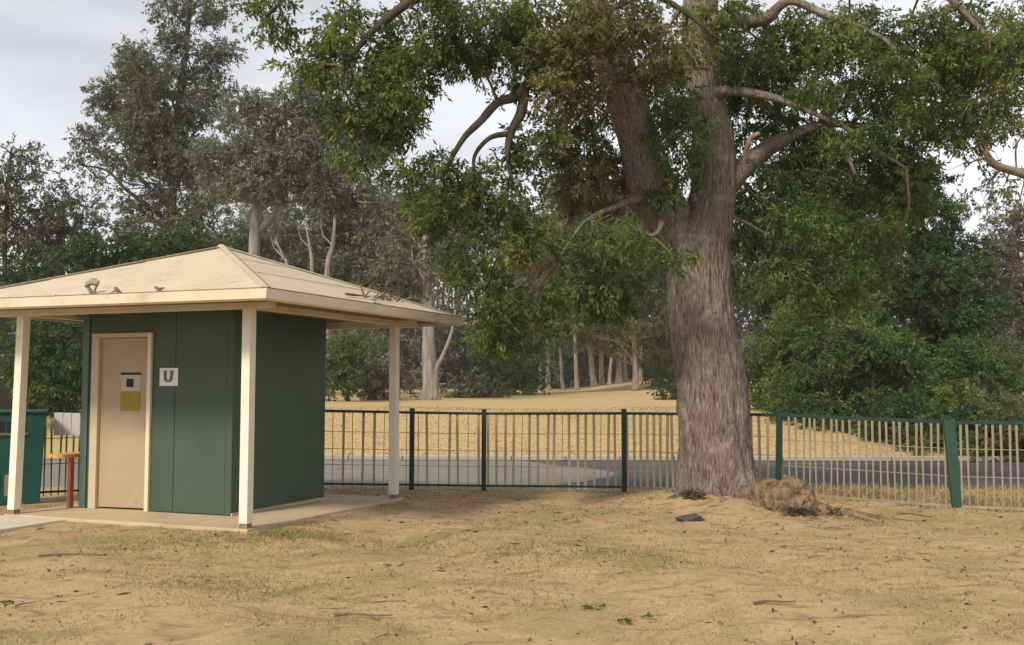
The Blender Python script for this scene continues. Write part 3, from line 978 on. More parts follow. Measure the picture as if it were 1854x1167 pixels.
# surface roots
for ang, ln, r in ((200, 1.1, 0.10), (250, 0.8, 0.09), (300, 1.3, 0.09), (340, 1.6, 0.11), (20, 1.0, 0.1), (150, 0.9, 0.1), (95, 1.0, 0.1)):
    pts = []
    for s in np.linspace(0.30, ln, 9):
        a = R(ang + 14 * math.sin(s * 3 + ang))
        x, y = TREE.x + math.cos(a) * s * 1.0, TREE.y + math.sin(a) * s
        f = (s - 0.3) / (ln - 0.3)
        pts.append((x - tb.x, y - tb.y, tz(x, y) + 0.07 * (1 - f) - 0.06 * f * f, r * (1 - 0.75 * f)))
    pts = smooth_path(pts, 3)
    MB().tube(pts[:, :3], pts[:, 3], 8, 0.4, ang).build('root', M['bark_big'], big, True)

NB = [  # lobes of the crown: picture place, size, distance, depth radius, density
    ('n', [(485, 25, 48, 52, 12.3, .5), (600, 40, 50, 40, 12.4, .6), (640, 110, 85, 75, 12.5, .9), (690, 190, 85, 70, 12.6, .8), (660, 250, 55, 55, 12.5, .5), (760, 60, 90, 85, 12.8, .9), (730, 150, 70, 50, 12.7, .6),
           (870, 40, 90, 80, 13.0, .9), (840, 110, 60, 40, 13.1, .5), (560, 120, 30, 25, 12.3, .3)]),
    ('n', [(765, 325, 62, 42, 12.8, .5), (815, 385, 75, 55, 12.9, .6), (920, 340, 62, 55, 13.0, .5), (875, 460, 75, 55, 13.0, .65), (955, 420, 45, 50, 13.1, .45), (900, 540, 52, 50, 12.9, .6), (955, 535, 50, 50, 13.1, .5),
           (965, 260, 45, 38, 13.1, .5), (890, 605, 48, 34, 13.0, .55), (960, 600, 40, 34, 13.1, .4), (845, 330, 45, 30, 12.9, .4)]),
    ('o', [(1010, 60, 85, 70, 12.9, .8), (1100, 30, 90, 60, 12.6, .6), (1030, 140, 80, 70, 12.9, .7), (1000, 170, 55, 50, 13.0, .5), (1060, 255, 70, 70, 14.9, 1.0), (1010, 250, 45, 50, 14.6, .7), (1160, 300, 40, 60, 15.2, .8),  (1180, 90, 60, 70, 12.8, .5), (1090, 340, 70, 50, 15.0, .8), (1040, 330, 50, 50, 14.4, .7), (1200, 160, 60, 60, 15.2, .8), (1130, 140, 60, 50, 15.0, .8)]),
    ('m', [(1085, 440, 65, 28, 13.0, .24), (1130, 418, 42, 20, 13.2, .2), (1045, 510, 50, 40, 13.2, .2), (1110, 495, 40, 36, 13.4, .16), (1095, 560, 45, 30, 13.6, .16), (1222, 472, 26, 26, 13.3, .16),
           (1228, 245, 42, 60, 13.6, .5), (1226, 330, 34, 45, 13.8, .5), (1215, 190, 40, 40, 13.6, .4)]),
    ('n', [(1360, 60, 85, 50, 14.8, .9), (1450, 100, 80, 60, 15.0, .9), (1540, 60, 80, 60, 14.6, .9), (1380, 130, 60, 40, 14.8, .6), (1640, 50, 80, 70, 14.0, .9), (1740, 60, 90, 70, 13.6, .9), (1820, 100, 70, 70, 13.2, .8),
           (1690, 130, 60, 40, 13.6, .6), (1500, 150, 70, 30, 14.8, .6), (1590, 150, 60, 40, 14.6, .6), (1790, 190, 50, 35, 13.2, .4), (1300, 20, 50, 40, 13.6, .5), (1600, 115, 50, 28, 12.9, .4), (1350, 105, 40, 32, 13.9, .35), (1500, 70, 55, 30, 13.0, .35), (1680, 200, 50, 35, 14.0, .45), (1740, 250, 40, 28, 14.0, .3),
           (1230, 60, 40, 50, 13.4, .5), (930, 120, 45, 40, 13.1, .45), (950, 20, 50, 40, 13.0, .6)]),
    ('m', [(1430, 215, 75, 45, 15.6, 1), (1530, 195, 60, 40, 15.6, 1), (1620, 230, 70, 50, 15.8, 1), (1410, 340, 70, 50, 15.0, 1), (1490, 300, 75, 55, 15.4, 1), (1580, 330, 75, 55, 15.6, 1), (1440, 420, 80, 55, 14.6, 1),
           (1530, 430, 75, 55, 14.8, 1), (1390, 490, 55, 45, 14.6, .8), (1490, 500, 65, 45, 14.4, .9), (1365, 400, 45, 50, 15.0, .8), (1650, 290, 60, 45, 15.8, .9), (1580, 270, 70, 40, 15.9, .9), (1440, 280, 60, 40, 15.7, .9), (1560, 500, 50, 40, 14.8, .7), (1380, 180, 50, 35, 15.0, .8), (1340, 235, 28, 40, 15.3, .7), (1340, 130, 35, 40, 15.2, .7), (1560, 232, 55, 26, 13.0, .35), (1480, 165, 50, 22, 13.3, .3), (1640, 350, 60, 45, 15.6, .8), (1340, 370, 25, 40, 14.9, .6)]),
]
lm = {'n': 'leaf_near', 'o': 'leaf_olive', 'm': 'leaf_mid'}
tw = MB()
rgt = np.random.default_rng(55)
for i, (kind, ls) in enumerate(NB):
    lobes = [Bl(a, b_, c, d, e, f) for a, b_, c, d, e, f in ls]
    cen = crown_mesh('crown', lobes, M[lm[kind]], big, tb, 0.078, 0.029, 5.2, 100 + i, clump=0.20, per=14, droop=0.45, flat_=0.8)
    cen = cen - np.array(tb)
    extra = []
    for c, r, k in lobes:                              # a branchlet into the heart of every lobe
        cl = c - np.array(tb)
        d = np.linalg.norm(root_pts - cl, axis=1)
        j = int(np.argmin(d))
        m0 = root_pts[j] * 0.5 + cl * 0.5 + rgt.normal(0, 0.08 * d[j], 3) + np.array([0, 0, 0.08 * d[j]])
        sp_ = smooth_path([root_pts[j], m0, cl, cl + (cl - m0) * 0.6 + rgt.normal(0, .1, 3)], 5)
        tw.tube(sp_, np.linspace(0.022, 0.006, len(sp_)), 5, 0.3, j, cap=False)
        extra.append(sp_)
    pool = np.concatenate([root_pts] + extra)
    for c in cen:
        d = np.linalg.norm(pool - c, axis=1)
        j = int(np.argmin(d))
        if d[j] < 0.85:
            limb_to(tw, pool[j], c, 0.006, 0.0025, rgt, 0.06, 2, 3)
tw.build('twigs', M['twig'], big, True)['kind'] = 'stuff'

# burl / old stump beside trunk
bc = Vector((3.50, 13.25, 0))


def lumpy(name, mat, loc, rad, seed, amp=0.35, n=28, m=16, parent=None, freq=2.2, squash=None):
    vs, fs = [], []
    for i in range(m + 1):
        th = math.pi * 0.62 * i / m
        for k in range(n):
            a = 2 * math.pi * k / n
            d = Vector((math.sin(th) * math.cos(a), math.sin(th) * math.sin(a), math.cos(th)))
            f = 1 + amp * noise.noise(d * freq + Vector((seed, 0, 0))) + amp * 0.5 * noise.noise(d * freq * 2.6 + Vector((0, seed, 0))) + amp * .28 * noise.noise(Vector((d.x * 14, d.y * 14, d.z * 5)) + Vector((seed, 0, 3)))
            vs.append((d.x * rad[0] * f, d.y * rad[1] * f, d.z * rad[2] * f))
    for i in range(m):
        for k in range(n):
            k2 = (k + 1) % n
            fs.append((i * n + k, (i + 1) * n + k, (i + 1) * n + k2, i * n + k2))
    o = MB().add(vs, fs).build(name, M[mat], parent, True)
    o.location = loc
    return o


bz = tz(bc.x, bc.y)
burl = empty('root_burl', (bc.x, bc.y, bz))
tag(burl, 'knobbly tan root burl bulging from the ground right of the big trunk', 'stump')
lumpy('burl', 'burl', (0, 0, -0.02), (0.34, 0.34, 0.42), 3.3, 0.30, 64, 36, burl, 1.3)
lumpy('burl', 'burl', (0.22, -0.28, -0.03), (0.27, 0.2, 0.15), 8.3, 0.35, 48, 24, burl, 1.4)
MB().tube(smooth_path([(-0.55, 0.75, 0.02), (-0.35, 0.45, 0.12), (-0.12, 0.12, 0.16)], 5), np.linspace(0.13, 0.2, 11), 12, 0.4, 6).build('root', M['burl'], burl, True)
for a, ln in ((-35, 1.3), (-12, 1.5), (-75, 0.6)):
    pts = []
    for s in np.linspace(0.2, ln, 8):
        aa = R(a + 16 * math.sin(s * 3.2))
        x, y = bc.x + math.cos(aa) * s, bc.y + math.sin(aa) * s
        f = s / ln
        pts.append((x - bc.x, y - bc.y, tz(x, y) - bz + 0.03 - 0.05 * f, 0.055 * (1 - .7 * f)))
    pts = smooth_path(pts, 3)
    MB().tube(pts[:, :3], pts[:, 3], 7, 0.4, a).build('root', M['burl'], burl, True)
st = lumpy('flat_stone', 'stone', (2.11, 12.55, tz(2.11, 12.55) + 0.012), (0.15, 0.10, 0.05), 1.1, 0.5, 20, 10)
tag(st, 'flat dark grey stone on the dirt in front of the big trunk', 'stone')

# ------------------------------------------------------------------ fence
F_TOP = 1.20
fpts = [(-9.6, 13.6), (-7.5, 14.5), (-5.5, 15.3), (-3.6, 15.95), (-1.53, 16.15), (-0.43, 16.2), (1.69, 15.9), (3.76, 14.92), (5.86, 13.92), (7.9, 12.9), (9.9, 11.9)]
fence = empty('boundary_fence', (fpts[6][0], fpts[6][1], 0))
tag(fence, 'long waist high picket fence with dark green posts and rails behind the big tree', 'fence')
fo = Vector((fpts[6][0], fpts[6][1], 0))
rf = random.Random(21)


def fz(i):
    return tz(*fpts[i]) - {7: 0.10, 8: 0.045}.get(i, 0.05 if i > 8 else 0.0)


for i, (x, y) in enumerate(fpts):
    z = fz(i)
    w = 0.036 if x < 3 else 0.04
    wide = 0.075 if i == 8 else w
    lean = (0.03 if i == 7 else (-0.09 if i == 8 else 0.0))
    vs = []
    for zz, k in ((z - 0.1, 0.0), (z + F_TOP + 0.01, 1.0)):
        ww = wide * (0.75 if (i == 8 and k == 0) else 1)
        for a, b_ in ((-1, -1), (1, -1), (1, 1), (-1, 1)):
            vs.append((x + a * ww + lean * k - fo.x, y + b_ * 0.036 - fo.y, zz))
    mb = MB().add(vs, [(3, 2, 1, 0), (4, 5, 6, 7), (0, 1, 5, 4), (1, 2, 6, 5), (2, 3, 7, 6), (3, 0, 4, 7)])
    p_ = mb.build('post', M['bottle'] if i == 8 else M['post'], fence, bevel=0.004)
    MB().tube([(x + lean - fo.x, y - fo.y, z + F_TOP + 0.012), (x + lean - fo.x, y - fo.y, z + F_TOP + 0.03), (x + lean - fo.x, y - fo.y, z + F_TOP + 0.042)], [0.045, 0.045, 0.02], 8).build('post_cap', M['post'], p_)
pick_mesh = {}


def picket_mesh(kind):
    if kind in pick_mesh:
        return pick_mesh[kind]
    if kind == 'wire':
        mb_ = MB().box(-0.005, 0.005, -0.004, 0.004, 0, F_TOP - 0.04)
        mat = M['wire']
    else:
        w0, w1 = (0.016, 0.020) if kind == 'pale_strip' else (0.007, 0.016)
        h = F_TOP - 0.06
        vs = [(-w0, -.009, 0), (w0, -.009, 0), (w0, .009, 0), (-w0, .009, 0), (-w1, -.009, h), (w1, -.009, h), (w1, .009, h), (-w1, .009, h)]
        mb_ = MB().add(vs, [(3, 2, 1, 0), (4, 5, 6, 7), (0, 1, 5, 4), (1, 2, 6, 5), (2, 3, 7, 6), (3, 0, 4, 7)])
        mat = M['pale_strip'] if kind == 'pale_strip' else M['picket']
    me = bpy.data.meshes.new('picket')
    me.from_pydata(mb_.v, [], mb_.f)
    me.materials.append(mat)
    pick_mesh[kind] = me
    return me


for i in range(len(fpts) - 1):
    a, b_ = Vector((*fpts[i], 0)), Vector((*fpts[i + 1], 0))
    za, zb = fz(i), fz(i + 1)
    d = b_ - a
    ln = d.length
    ang = math.atan2(d.y, d.x)
    top = MB().bar(a - fo + Vector((0, 0, za + F_TOP - 0.03)), b_ - fo + Vector((0, 0, zb + F_TOP - 0.03)), 0.04, 0.04)
    top.build('rail', M['post'], fence)
    MB().bar(a - fo + Vector((0, 0, za + 0.07)), b_ - fo + Vector((0, 0, zb + 0.07)), 0.03, 0.03).build('rail', M['post'] if i < 6 else M['picket'], fence)
    if 3 <= i <= 6:
        for hgt, mt2 in ((0.86, 'wire'), (0.6, 'wire'), (0.36, 'wire')):
            MB().bar(a - fo + Vector((0, 0, za + hgt)), b_ - fo + Vector((0, 0, zb + hgt)), 0.008, 0.008).build('rail', M[mt2], fence)
    else:
        for hgt in (0.82, 0.46):
            MB().bar(a - fo + Vector((0, 0.014, za + hgt)), b_ - fo + Vector((0, 0.014, zb + hgt)), 0.008, 0.011).build('rail', M['wire'], fence)
    if i in (3, 4):
        step, kinds = 0.16, ['wire', 'pale_strip', 'wire', 'pale_strip', 'pale_strip']
    elif i == 5:
        step, kinds = 0.118, ['pale_strip', 'pale_strip', 'pale_strip', 'pale_strip', 'wire']
    elif i == 6:
        step, kinds = 0.10, ['pale_strip']
    else:
        step, kinds = 0.095, ['taper']
    s = step * 0.6
    k = 0
    jit = 0.12 if i != 5 else 0.2
    while s < ln - 0.05:
        q = a + d * (s / ln)
        kd = kinds[k % len(kinds)]
        o = bpy.data.objects.new('picket', picket_mesh(kd))
        col.objects.link(o)
        o.parent = fence
        o.location = (q.x - fo.x, q.y - fo.y, za + (zb - za) * s / ln + 0.015)
        o.rotation_euler = (rf.gauss(0, 0.006), rf.gauss(0, 0.012), ang + rf.gauss(0, 0.05))
        s += step * rf.uniform(1 - jit, 1 + jit)
        k += 1
# white notice of three sheets hung on the fence
wq = P(126, 768, 14.70)
wp = empty('white_notice', (wq.x, wq.y - 0.08, wq.z - 0.16), R(22))
tag(wp, 'white three sheet notice hung on the fence rail left of the door', 'notice')
for k in range(3):
    MB().box(-0.168 + k * 0.113, -0.168 + k * 0.113 + 0.107, -0.004, 0.004, 0, 0.315 - 0.004 * k).build('sheet', M['white'], wp)
MB().bar((-0.18, 0.012, 0.28), (0.18, 0.012, 0.28), 0.02, 0.02).build('batten', M['post'], wp)

# ------------------------------------------------------------------ green cabinet, bench, hut
cq = Vector((-6.93, 14.1, 0))
cz = tz(cq.x, cq.y)
cab = empty('metal_cabinet', (cq.x, cq.y, cz), R(27))
tag(cab, 'dark green metal cabinet with pale painted fence reflections behind the leaning verandah post', 'cabinet')
CW, CH = 0.62, 1.26
mb = MB()
vs = [(-1.2, -0.3, 0.02), (CW - 0.05, -0.3, 0.02), (CW - 0.05, 0.35, 0.02), (-1.2, 0.35, 0.02), (-1.2, -0.3, CH - 0.04), (CW, -0.3, CH - 0.04), (CW, 0.35, CH - 0.04), (-1.2, 0.35, CH - 0.04)]
mb.add(vs, [(3, 2, 1, 0), (4, 5, 6, 7), (0, 1, 5, 4), (1, 2, 6, 5), (2, 3, 7, 6), (3, 0, 4, 7)])
mb.build('body', M['bin'], cab, bevel=0.01)
sb('lid', 'bin', (-1.22, CW + 0.02, -0.33, 0.37, CH - 0.036, CH), parent=cab, bevel=0.008)
for x0, x1 in ((-1.0, -0.2), (-0.16, 0.12), (0.15, 0.38)):
    sb('slot', 'glass', (x0, x1, -0.306, -0.302, 0.98, 1.12), parent=cab)
sb('sill', 'hutframe', (-1.0, 0.40, -0.325, -0.301, 0.94, 0.965), parent=cab)
for k in range(9):
    x0 = -0.78 + k * 0.115
    sb('pale_strip', 'picket', (x0, x0 + 0.05, -0.312, -0.302, 0.14, 0.42), parent=cab)  # pale strips painted in as the fence's reflection on the enamel
sb('foot', 'bin', (-1.1, -1.0, -0.25, 0.3, -0.03, 0.02), parent=cab)
sb('foot', 'bin', (0.4, 0.5, -0.25, 0.3, -0.03, 0.02), parent=cab)

bl = to_local(P(136, 925, 13.1))
bench = empty('bench', SC + ul * (1.53) + ur * (-0.40) + Vector((0, 0, 0.1)), -YAW)
tag(bench, 'orange timber bench on a red steel leg beside the left wall of the toilet block', 'bench')
for k in range(3):
    sb('seat_plank', 'orange', (-0.20 + 0.095 * k, -0.20 + 0.095 * k + 0.088, -0.62, 0.7, 0.60, 0.645), parent=bench, bevel=0.006)
sb('leg', 'redpost', (0.035, 0.085, -0.52, -0.46, 0.0, 0.598), parent=bench)
sb('leg', 'redpost', (0.035, 0.085, 0.45, 0.51, 0.0, 0.598), parent=bench)

hut = empty('timber_hut', (-15.75, 30, tz(-15.75, 30)), R(4))
tag(hut, 'dark timber hut with a small paned window seen under the verandah at far left', 'hut')
for k in range(20):
    sb('board', 'hutwall', (-2.5, 2.5, -1.5 - (k % 2) * 0.006, -1.45, k * 0.15, k * 0.15 + 0.146), parent=hut)
sb('wall', 'hutwall', (-2.5, 2.5, -1.449, 1.5, 0, 3.0), parent=hut)
MB().add([(-2.8, -1.9, 2.95), (2.8, -1.9, 2.95), (2.8, 1.9, 2.95), (-2.8, 1.9, 2.95), (-1, 0, 3.7), (1, 0, 3.7)], [(0, 1, 5, 4), (1, 2, 5), (2, 3, 4, 5), (3, 0, 4), (3, 2, 1, 0)]).build('roof', M['hutwall'], hut)
for wx in (1.25,):
    wv = sb('window', 'hutframe', (wx - 0.05, wx + 0.9, -1.54, -1.51, 0.9, 0.96), (wx - 0.05, wx + 0.9, -1.54, -1.51, 2.1, 2.16), (wx - 0.05, wx, -1.54, -1.51, 0.96, 2.1), (wx + 0.85, wx + 0.9, -1.54, -1.51, 0.96, 2.1), (wx + 0.40, wx + 0.44, -1.54, -1.51, 0.96, 2.1), (wx, wx + 0.85, -1.538, -1.512, 1.5, 1.54), parent=hut)
    sb('pane', 'glass', (wx, wx + 0.85, -1.51, -1.508, 0.96, 2.1), parent=wv)

# ------------------------------------------------------------------ other trees
def gz(px, Y, dx=0.0):
    x = (px - 927) / FPX * Y + dx
    return (x, Y)


def L_(ls, Y, dr=None, k=1.0):
    return [Bl(a, b_, c, d, Y + (e if True else 0), dr, kk * k) for (a, b_, c, d, e, kk) in ls]


GUM = 'gum trees beyond the road'
tree('gum_tree', 'tallest gum tree, ragged grey green crown rising behind the roof on the left', 'tree', GUM, gz(300, 54), [P(300, 520, 54), P(310, 380, 54), P(318, 230, 54), P(335, 90, 54), P(345, -30, 54)],
     L_([(350, 10, 70, 45, 0, 1), (295, 20, 28, 40, 0, .35), (340, 100, 65, 50, 0, 1.1), (400, 95, 32, 28, 0, .6), (270, 130, 60, 60, 0, 1.1), (220, 190, 60, 55, 1, 1.1), (310, 180, 90, 65, 0, 1.2), (370, 190, 50, 60, 0, .9),
         (165, 270, 48, 32, 0, .55), (140, 300, 32, 22, 0, .4), (220, 260, 70, 50, 0, 1), (300, 260, 90, 60, 1, 1.2), (260, 330, 75, 45, 0, .85), (350, 300, 70, 60, 0, 1.1), (340, 370, 70, 45, 0, .9), (225, 380, 50, 35, 0, .7), (270, 420, 80, 40, -1, 1)], 54),
     'leaf_gum', (0.19, 0.08), 4.2, 11, 'bark_dark', 0.33, 0.62, twig_n=60)
tree('gum_tree', 'broad grey crowned gum tree with pale smooth trunk just behind the roof apex', 'tree', GUM, gz(460, 46), [P(460, 460, 46), P(461, 400, 46), P(468, 320, 46), P(500, 220, 46)],
     L_([(520, 190, 60, 45, 0, 1), (575, 170, 50, 50, 0, .9), (450, 235, 60, 50, 0, .9), (520, 260, 90, 65, 0, 1.3), (600, 250, 70, 80, 1, 1.3), (450, 310, 90, 60, 0, 1.2), (560, 320, 100, 50, 0, 1.2), (640, 320, 60, 60, 1, 1.1), (400, 280, 45, 45, 0, .8), (430, 175, 28, 24, 0, .6), (655, 210, 60, 80, 2, 1)], 46),
     'leaf_grey', (0.18, 0.07), 4.6, 12, 'bark_grey', 0.30, 0.75, twig_n=50, trunk_top_r=0.4)
tree('gum_tree', 'slender dark trunked gum tree at the far left edge of the picture', 'tree', GUM, gz(9, 40), [P(9, 560, 40), P(8, 440, 40), P(14, 330, 40), P(20, 270, 40)],
     L_([(20, 280, 40, 28, 0, .8), (10, 340, 50, 45, 0, .8), (50, 320, 28, 30, 0, .5), (20, 400, 70, 45, 0, 1.1), (100, 360, 40, 25, 0, .7), (-60, 340, 60, 60, 0, 1)], 40),
     'leaf_gum', (0.16, 0.07), 4.0, 13, 'bark_dark', 0.13, 0.55, twig_n=40)
tree('gum_tree', 'low bushy gum tree with open limbs left of the tallest gum', 'tree', GUM, gz(95, 42), [P(95, 560, 42), P(100, 470, 42), P(110, 400, 42)],
     L_([(105, 400, 50, 40, 0, .9), (150, 395, 32, 32, 0, .9), (60, 440, 70, 45, 0, 1.1), (140, 450, 50, 40, 0, .6), (40, 500, 60, 40, 0, 1), (125, 350, 30, 20, 0, .4)], 42),
     'leaf_gum', (0.16, 0.07), 4.0, 14, 'bark_dark', 0.18, 0.55, twig_n=50)
tree('gum_tree', 'dark green bushy tree low behind the left slope of the roof', 'tree', GUM, gz(200, 38), [P(200, 600, 38), P(205, 520, 38)],
     L_([(130, 490, 80, 50, 0, 1.2), (210, 460, 80, 45, 0, 1.2), (290, 450, 80, 45, 0, 1.2), (370, 440, 55, 35, 0, .9), (60, 530, 80, 50, 0, 1.2), (250, 520, 120, 50, 1, 1), (110, 620, 110, 90, 0, 1.4), (20, 640, 60, 70, 2, .6)], 38),
     'leaf_dark', (0.15, 0.07), 4.2, 15, 'bark_dark', 0.2, 0.5)
tree('gum_tree', 'mid height olive gum tree between the roof apex and the hanging branches', 'tree', GUM, gz(600, 58), [P(596, 500, 58), P(602, 420, 58), P(606, 380, 58)],
     L_([(560, 400, 90, 40, 0, 1.1), (640, 400, 90, 45, 0, 1.2), (520, 450, 90, 50, 0, 1.3), (620, 470, 110, 50, 0, 1.3), (720, 450, 90, 70, 0, 1.2), (700, 540, 100, 60, 0, 1.2), (790, 380, 70, 60, 2, 1), (560, 520, 100, 40, 1, 1)], 58),
     'leaf_grey', (0.2, 0.085), 4.4, 16, 'bark_grey', 0.16, 0.7)
for px, tx, y0, y1, w, lab in ((565, 551, 400, 560, 9, 'thin leaning bare white trunk behind the right roof slope, first from the roof apex'), (592, 606, 390, 560, 13, 'thicker bare white trunk behind the right roof slope'),
                               (520, 498, 432, 560, 7, 'thin dead sapling leaning left just right of the roof apex')):
    x, y = gz(px, 55)
    b0 = Vector((x, y, tz(x, y) - .05))
    o = empty('bare_trunk', b0)
    tag(o, lab, 'dead tree', 'bare trunks behind the roof')
    a = [(0, 0, 0), tuple(P(px, y1 - 60, 55) - b0), tuple(P((px + tx) / 2 + 3, (y0 + y1) / 2 - 30, 55) - b0), tuple(P(tx, y0, 55) - b0)]
    sp = smooth_path(a, 6)
    MB().tube(sp, np.linspace(w / 2 * 55 / FPX * 1.3, w / 2 * 55 / FPX * 0.35, len(sp)), 8, 0.3, px).build('trunk', M['bark_grey'], o, True)
    MB().tube([sp[12], sp[12] + np.array([-.5, 0, .5]), sp[12] + np.array([-.7, 0, 1.2])], [0.06, .04, .015], 5, 0.3).build('branch', M['bark_grey'], o)

tree('gum_tree', 'gum tree with a stout grey fluted trunk behind the right verandah post', 'tree', GUM, gz(778, 45), [P(778, 690, 45), P(776, 600, 45), P(772, 500, 45), P(770, 400, 45)],
     L_([(740, 470, 70, 60, 0, .9), (800, 430, 70, 60, 1, .9), (700, 400, 60, 50, 1, .8), (760, 350, 60, 50, 1, .8)], 45), 'leaf_gum', (0.22, 0.09), 2.6, 17, 'bark_grey', 0.40, 0.6)
x, y = gz(788, 44)
lt_ = bpy.context.scene.objects.get('gum_tree')
b0 = Vector((x, y, tz(x, y) - .05))
o = empty('leaning_sapling', b0)
tag(o, 'thin leaning sapling stem against the stout grey trunk near the verandah post', 'sapling')
sp = smooth_path([(0, 0, 0), tuple(P(790, 670, 44) - b0), tuple(P(803, 640, 44) - b0), tuple(P(816, 606, 44) - b0), tuple(P(824, 560, 44) - b0)], 5)
MB().tube(sp, np.linspace(0.13, 0.04, len(sp)), 8, 0.3, 4).build('trunk', M['bark_grey'], o, True)

# slim trunks on the rise
SL = [(980, 716, 975, 600, 8), (993, 715, 990, 570, 11), (1020, 713, 1009, 590, 8), (1045, 712, 1036, 540, 9), (1076, 708, 1056, 520, 12), (1090, 707, 1085, 560, 11), (1103, 703, 1109, 570, 7), (1121, 701, 1119, 560, 13), (1132, 695, 1128, 530, 8), (1160, 700, 1157, 600, 9)]
SLL = ['leftmost slim trunk of the row on the sunny rise, almost touching its neighbour', 'straight grey trunk second in the row on the sunny rise', 'slim trunk with a low side limb, third in the row on the rise', 'slim pale bare trunk standing alone between gaps, fourth in the row on the rise',
       'tallest white trunk leaning left in the row on the rise', 'short dark grey trunk right of the leaning white one', 'thin bent trunk leaning right near the end of the row on the rise', 'broadest grey trunk near the right end of the row on the rise',
       'thin trunk in front of the lime foliage on the rise', 'rightmost slim trunk on the rise, beside the grassy track']
for i, (bx, by, tx, ty, w) in enumerate(SL):
    Yd = 78 + (i * 37 % 11) * 0.8
    x, y = gz(bx, Yd)
    rg = np.random.default_rng(300 + i)
    lobes = L_([(tx - 5 + rg.uniform(-20, 20), ty - 10, 38, 30, 0, 1), (tx + rg.uniform(-25, 25), ty - 60, 42, 38, 0, 1), (tx + rg.uniform(-30, 30), ty - 120, 40, 36, 0, 1)], Yd)
    tree('slim_tree', SLL[i], 'tree', 'slim trees in a row on the rise', (x, y), [P(bx * .8 + tx * .2, by * .8 + ty * .2, Yd), P(bx * .35 + tx * .65 + 2, by * .4 + ty * .6, Yd), P(tx, ty, Yd), P(tx + rg.uniform(-8, 8), ty - 80, Yd)],
         lobes, ('leaf_olive', 'leaf_gum', 'leaf_mid')[i % 3], (0.30, 0.12), 2.2, 30 + i, 'bark_tan' if i % 2 else 'bark_grey', w / 2 * Yd / FPX * 1.05, 0.8, twig_n=12)

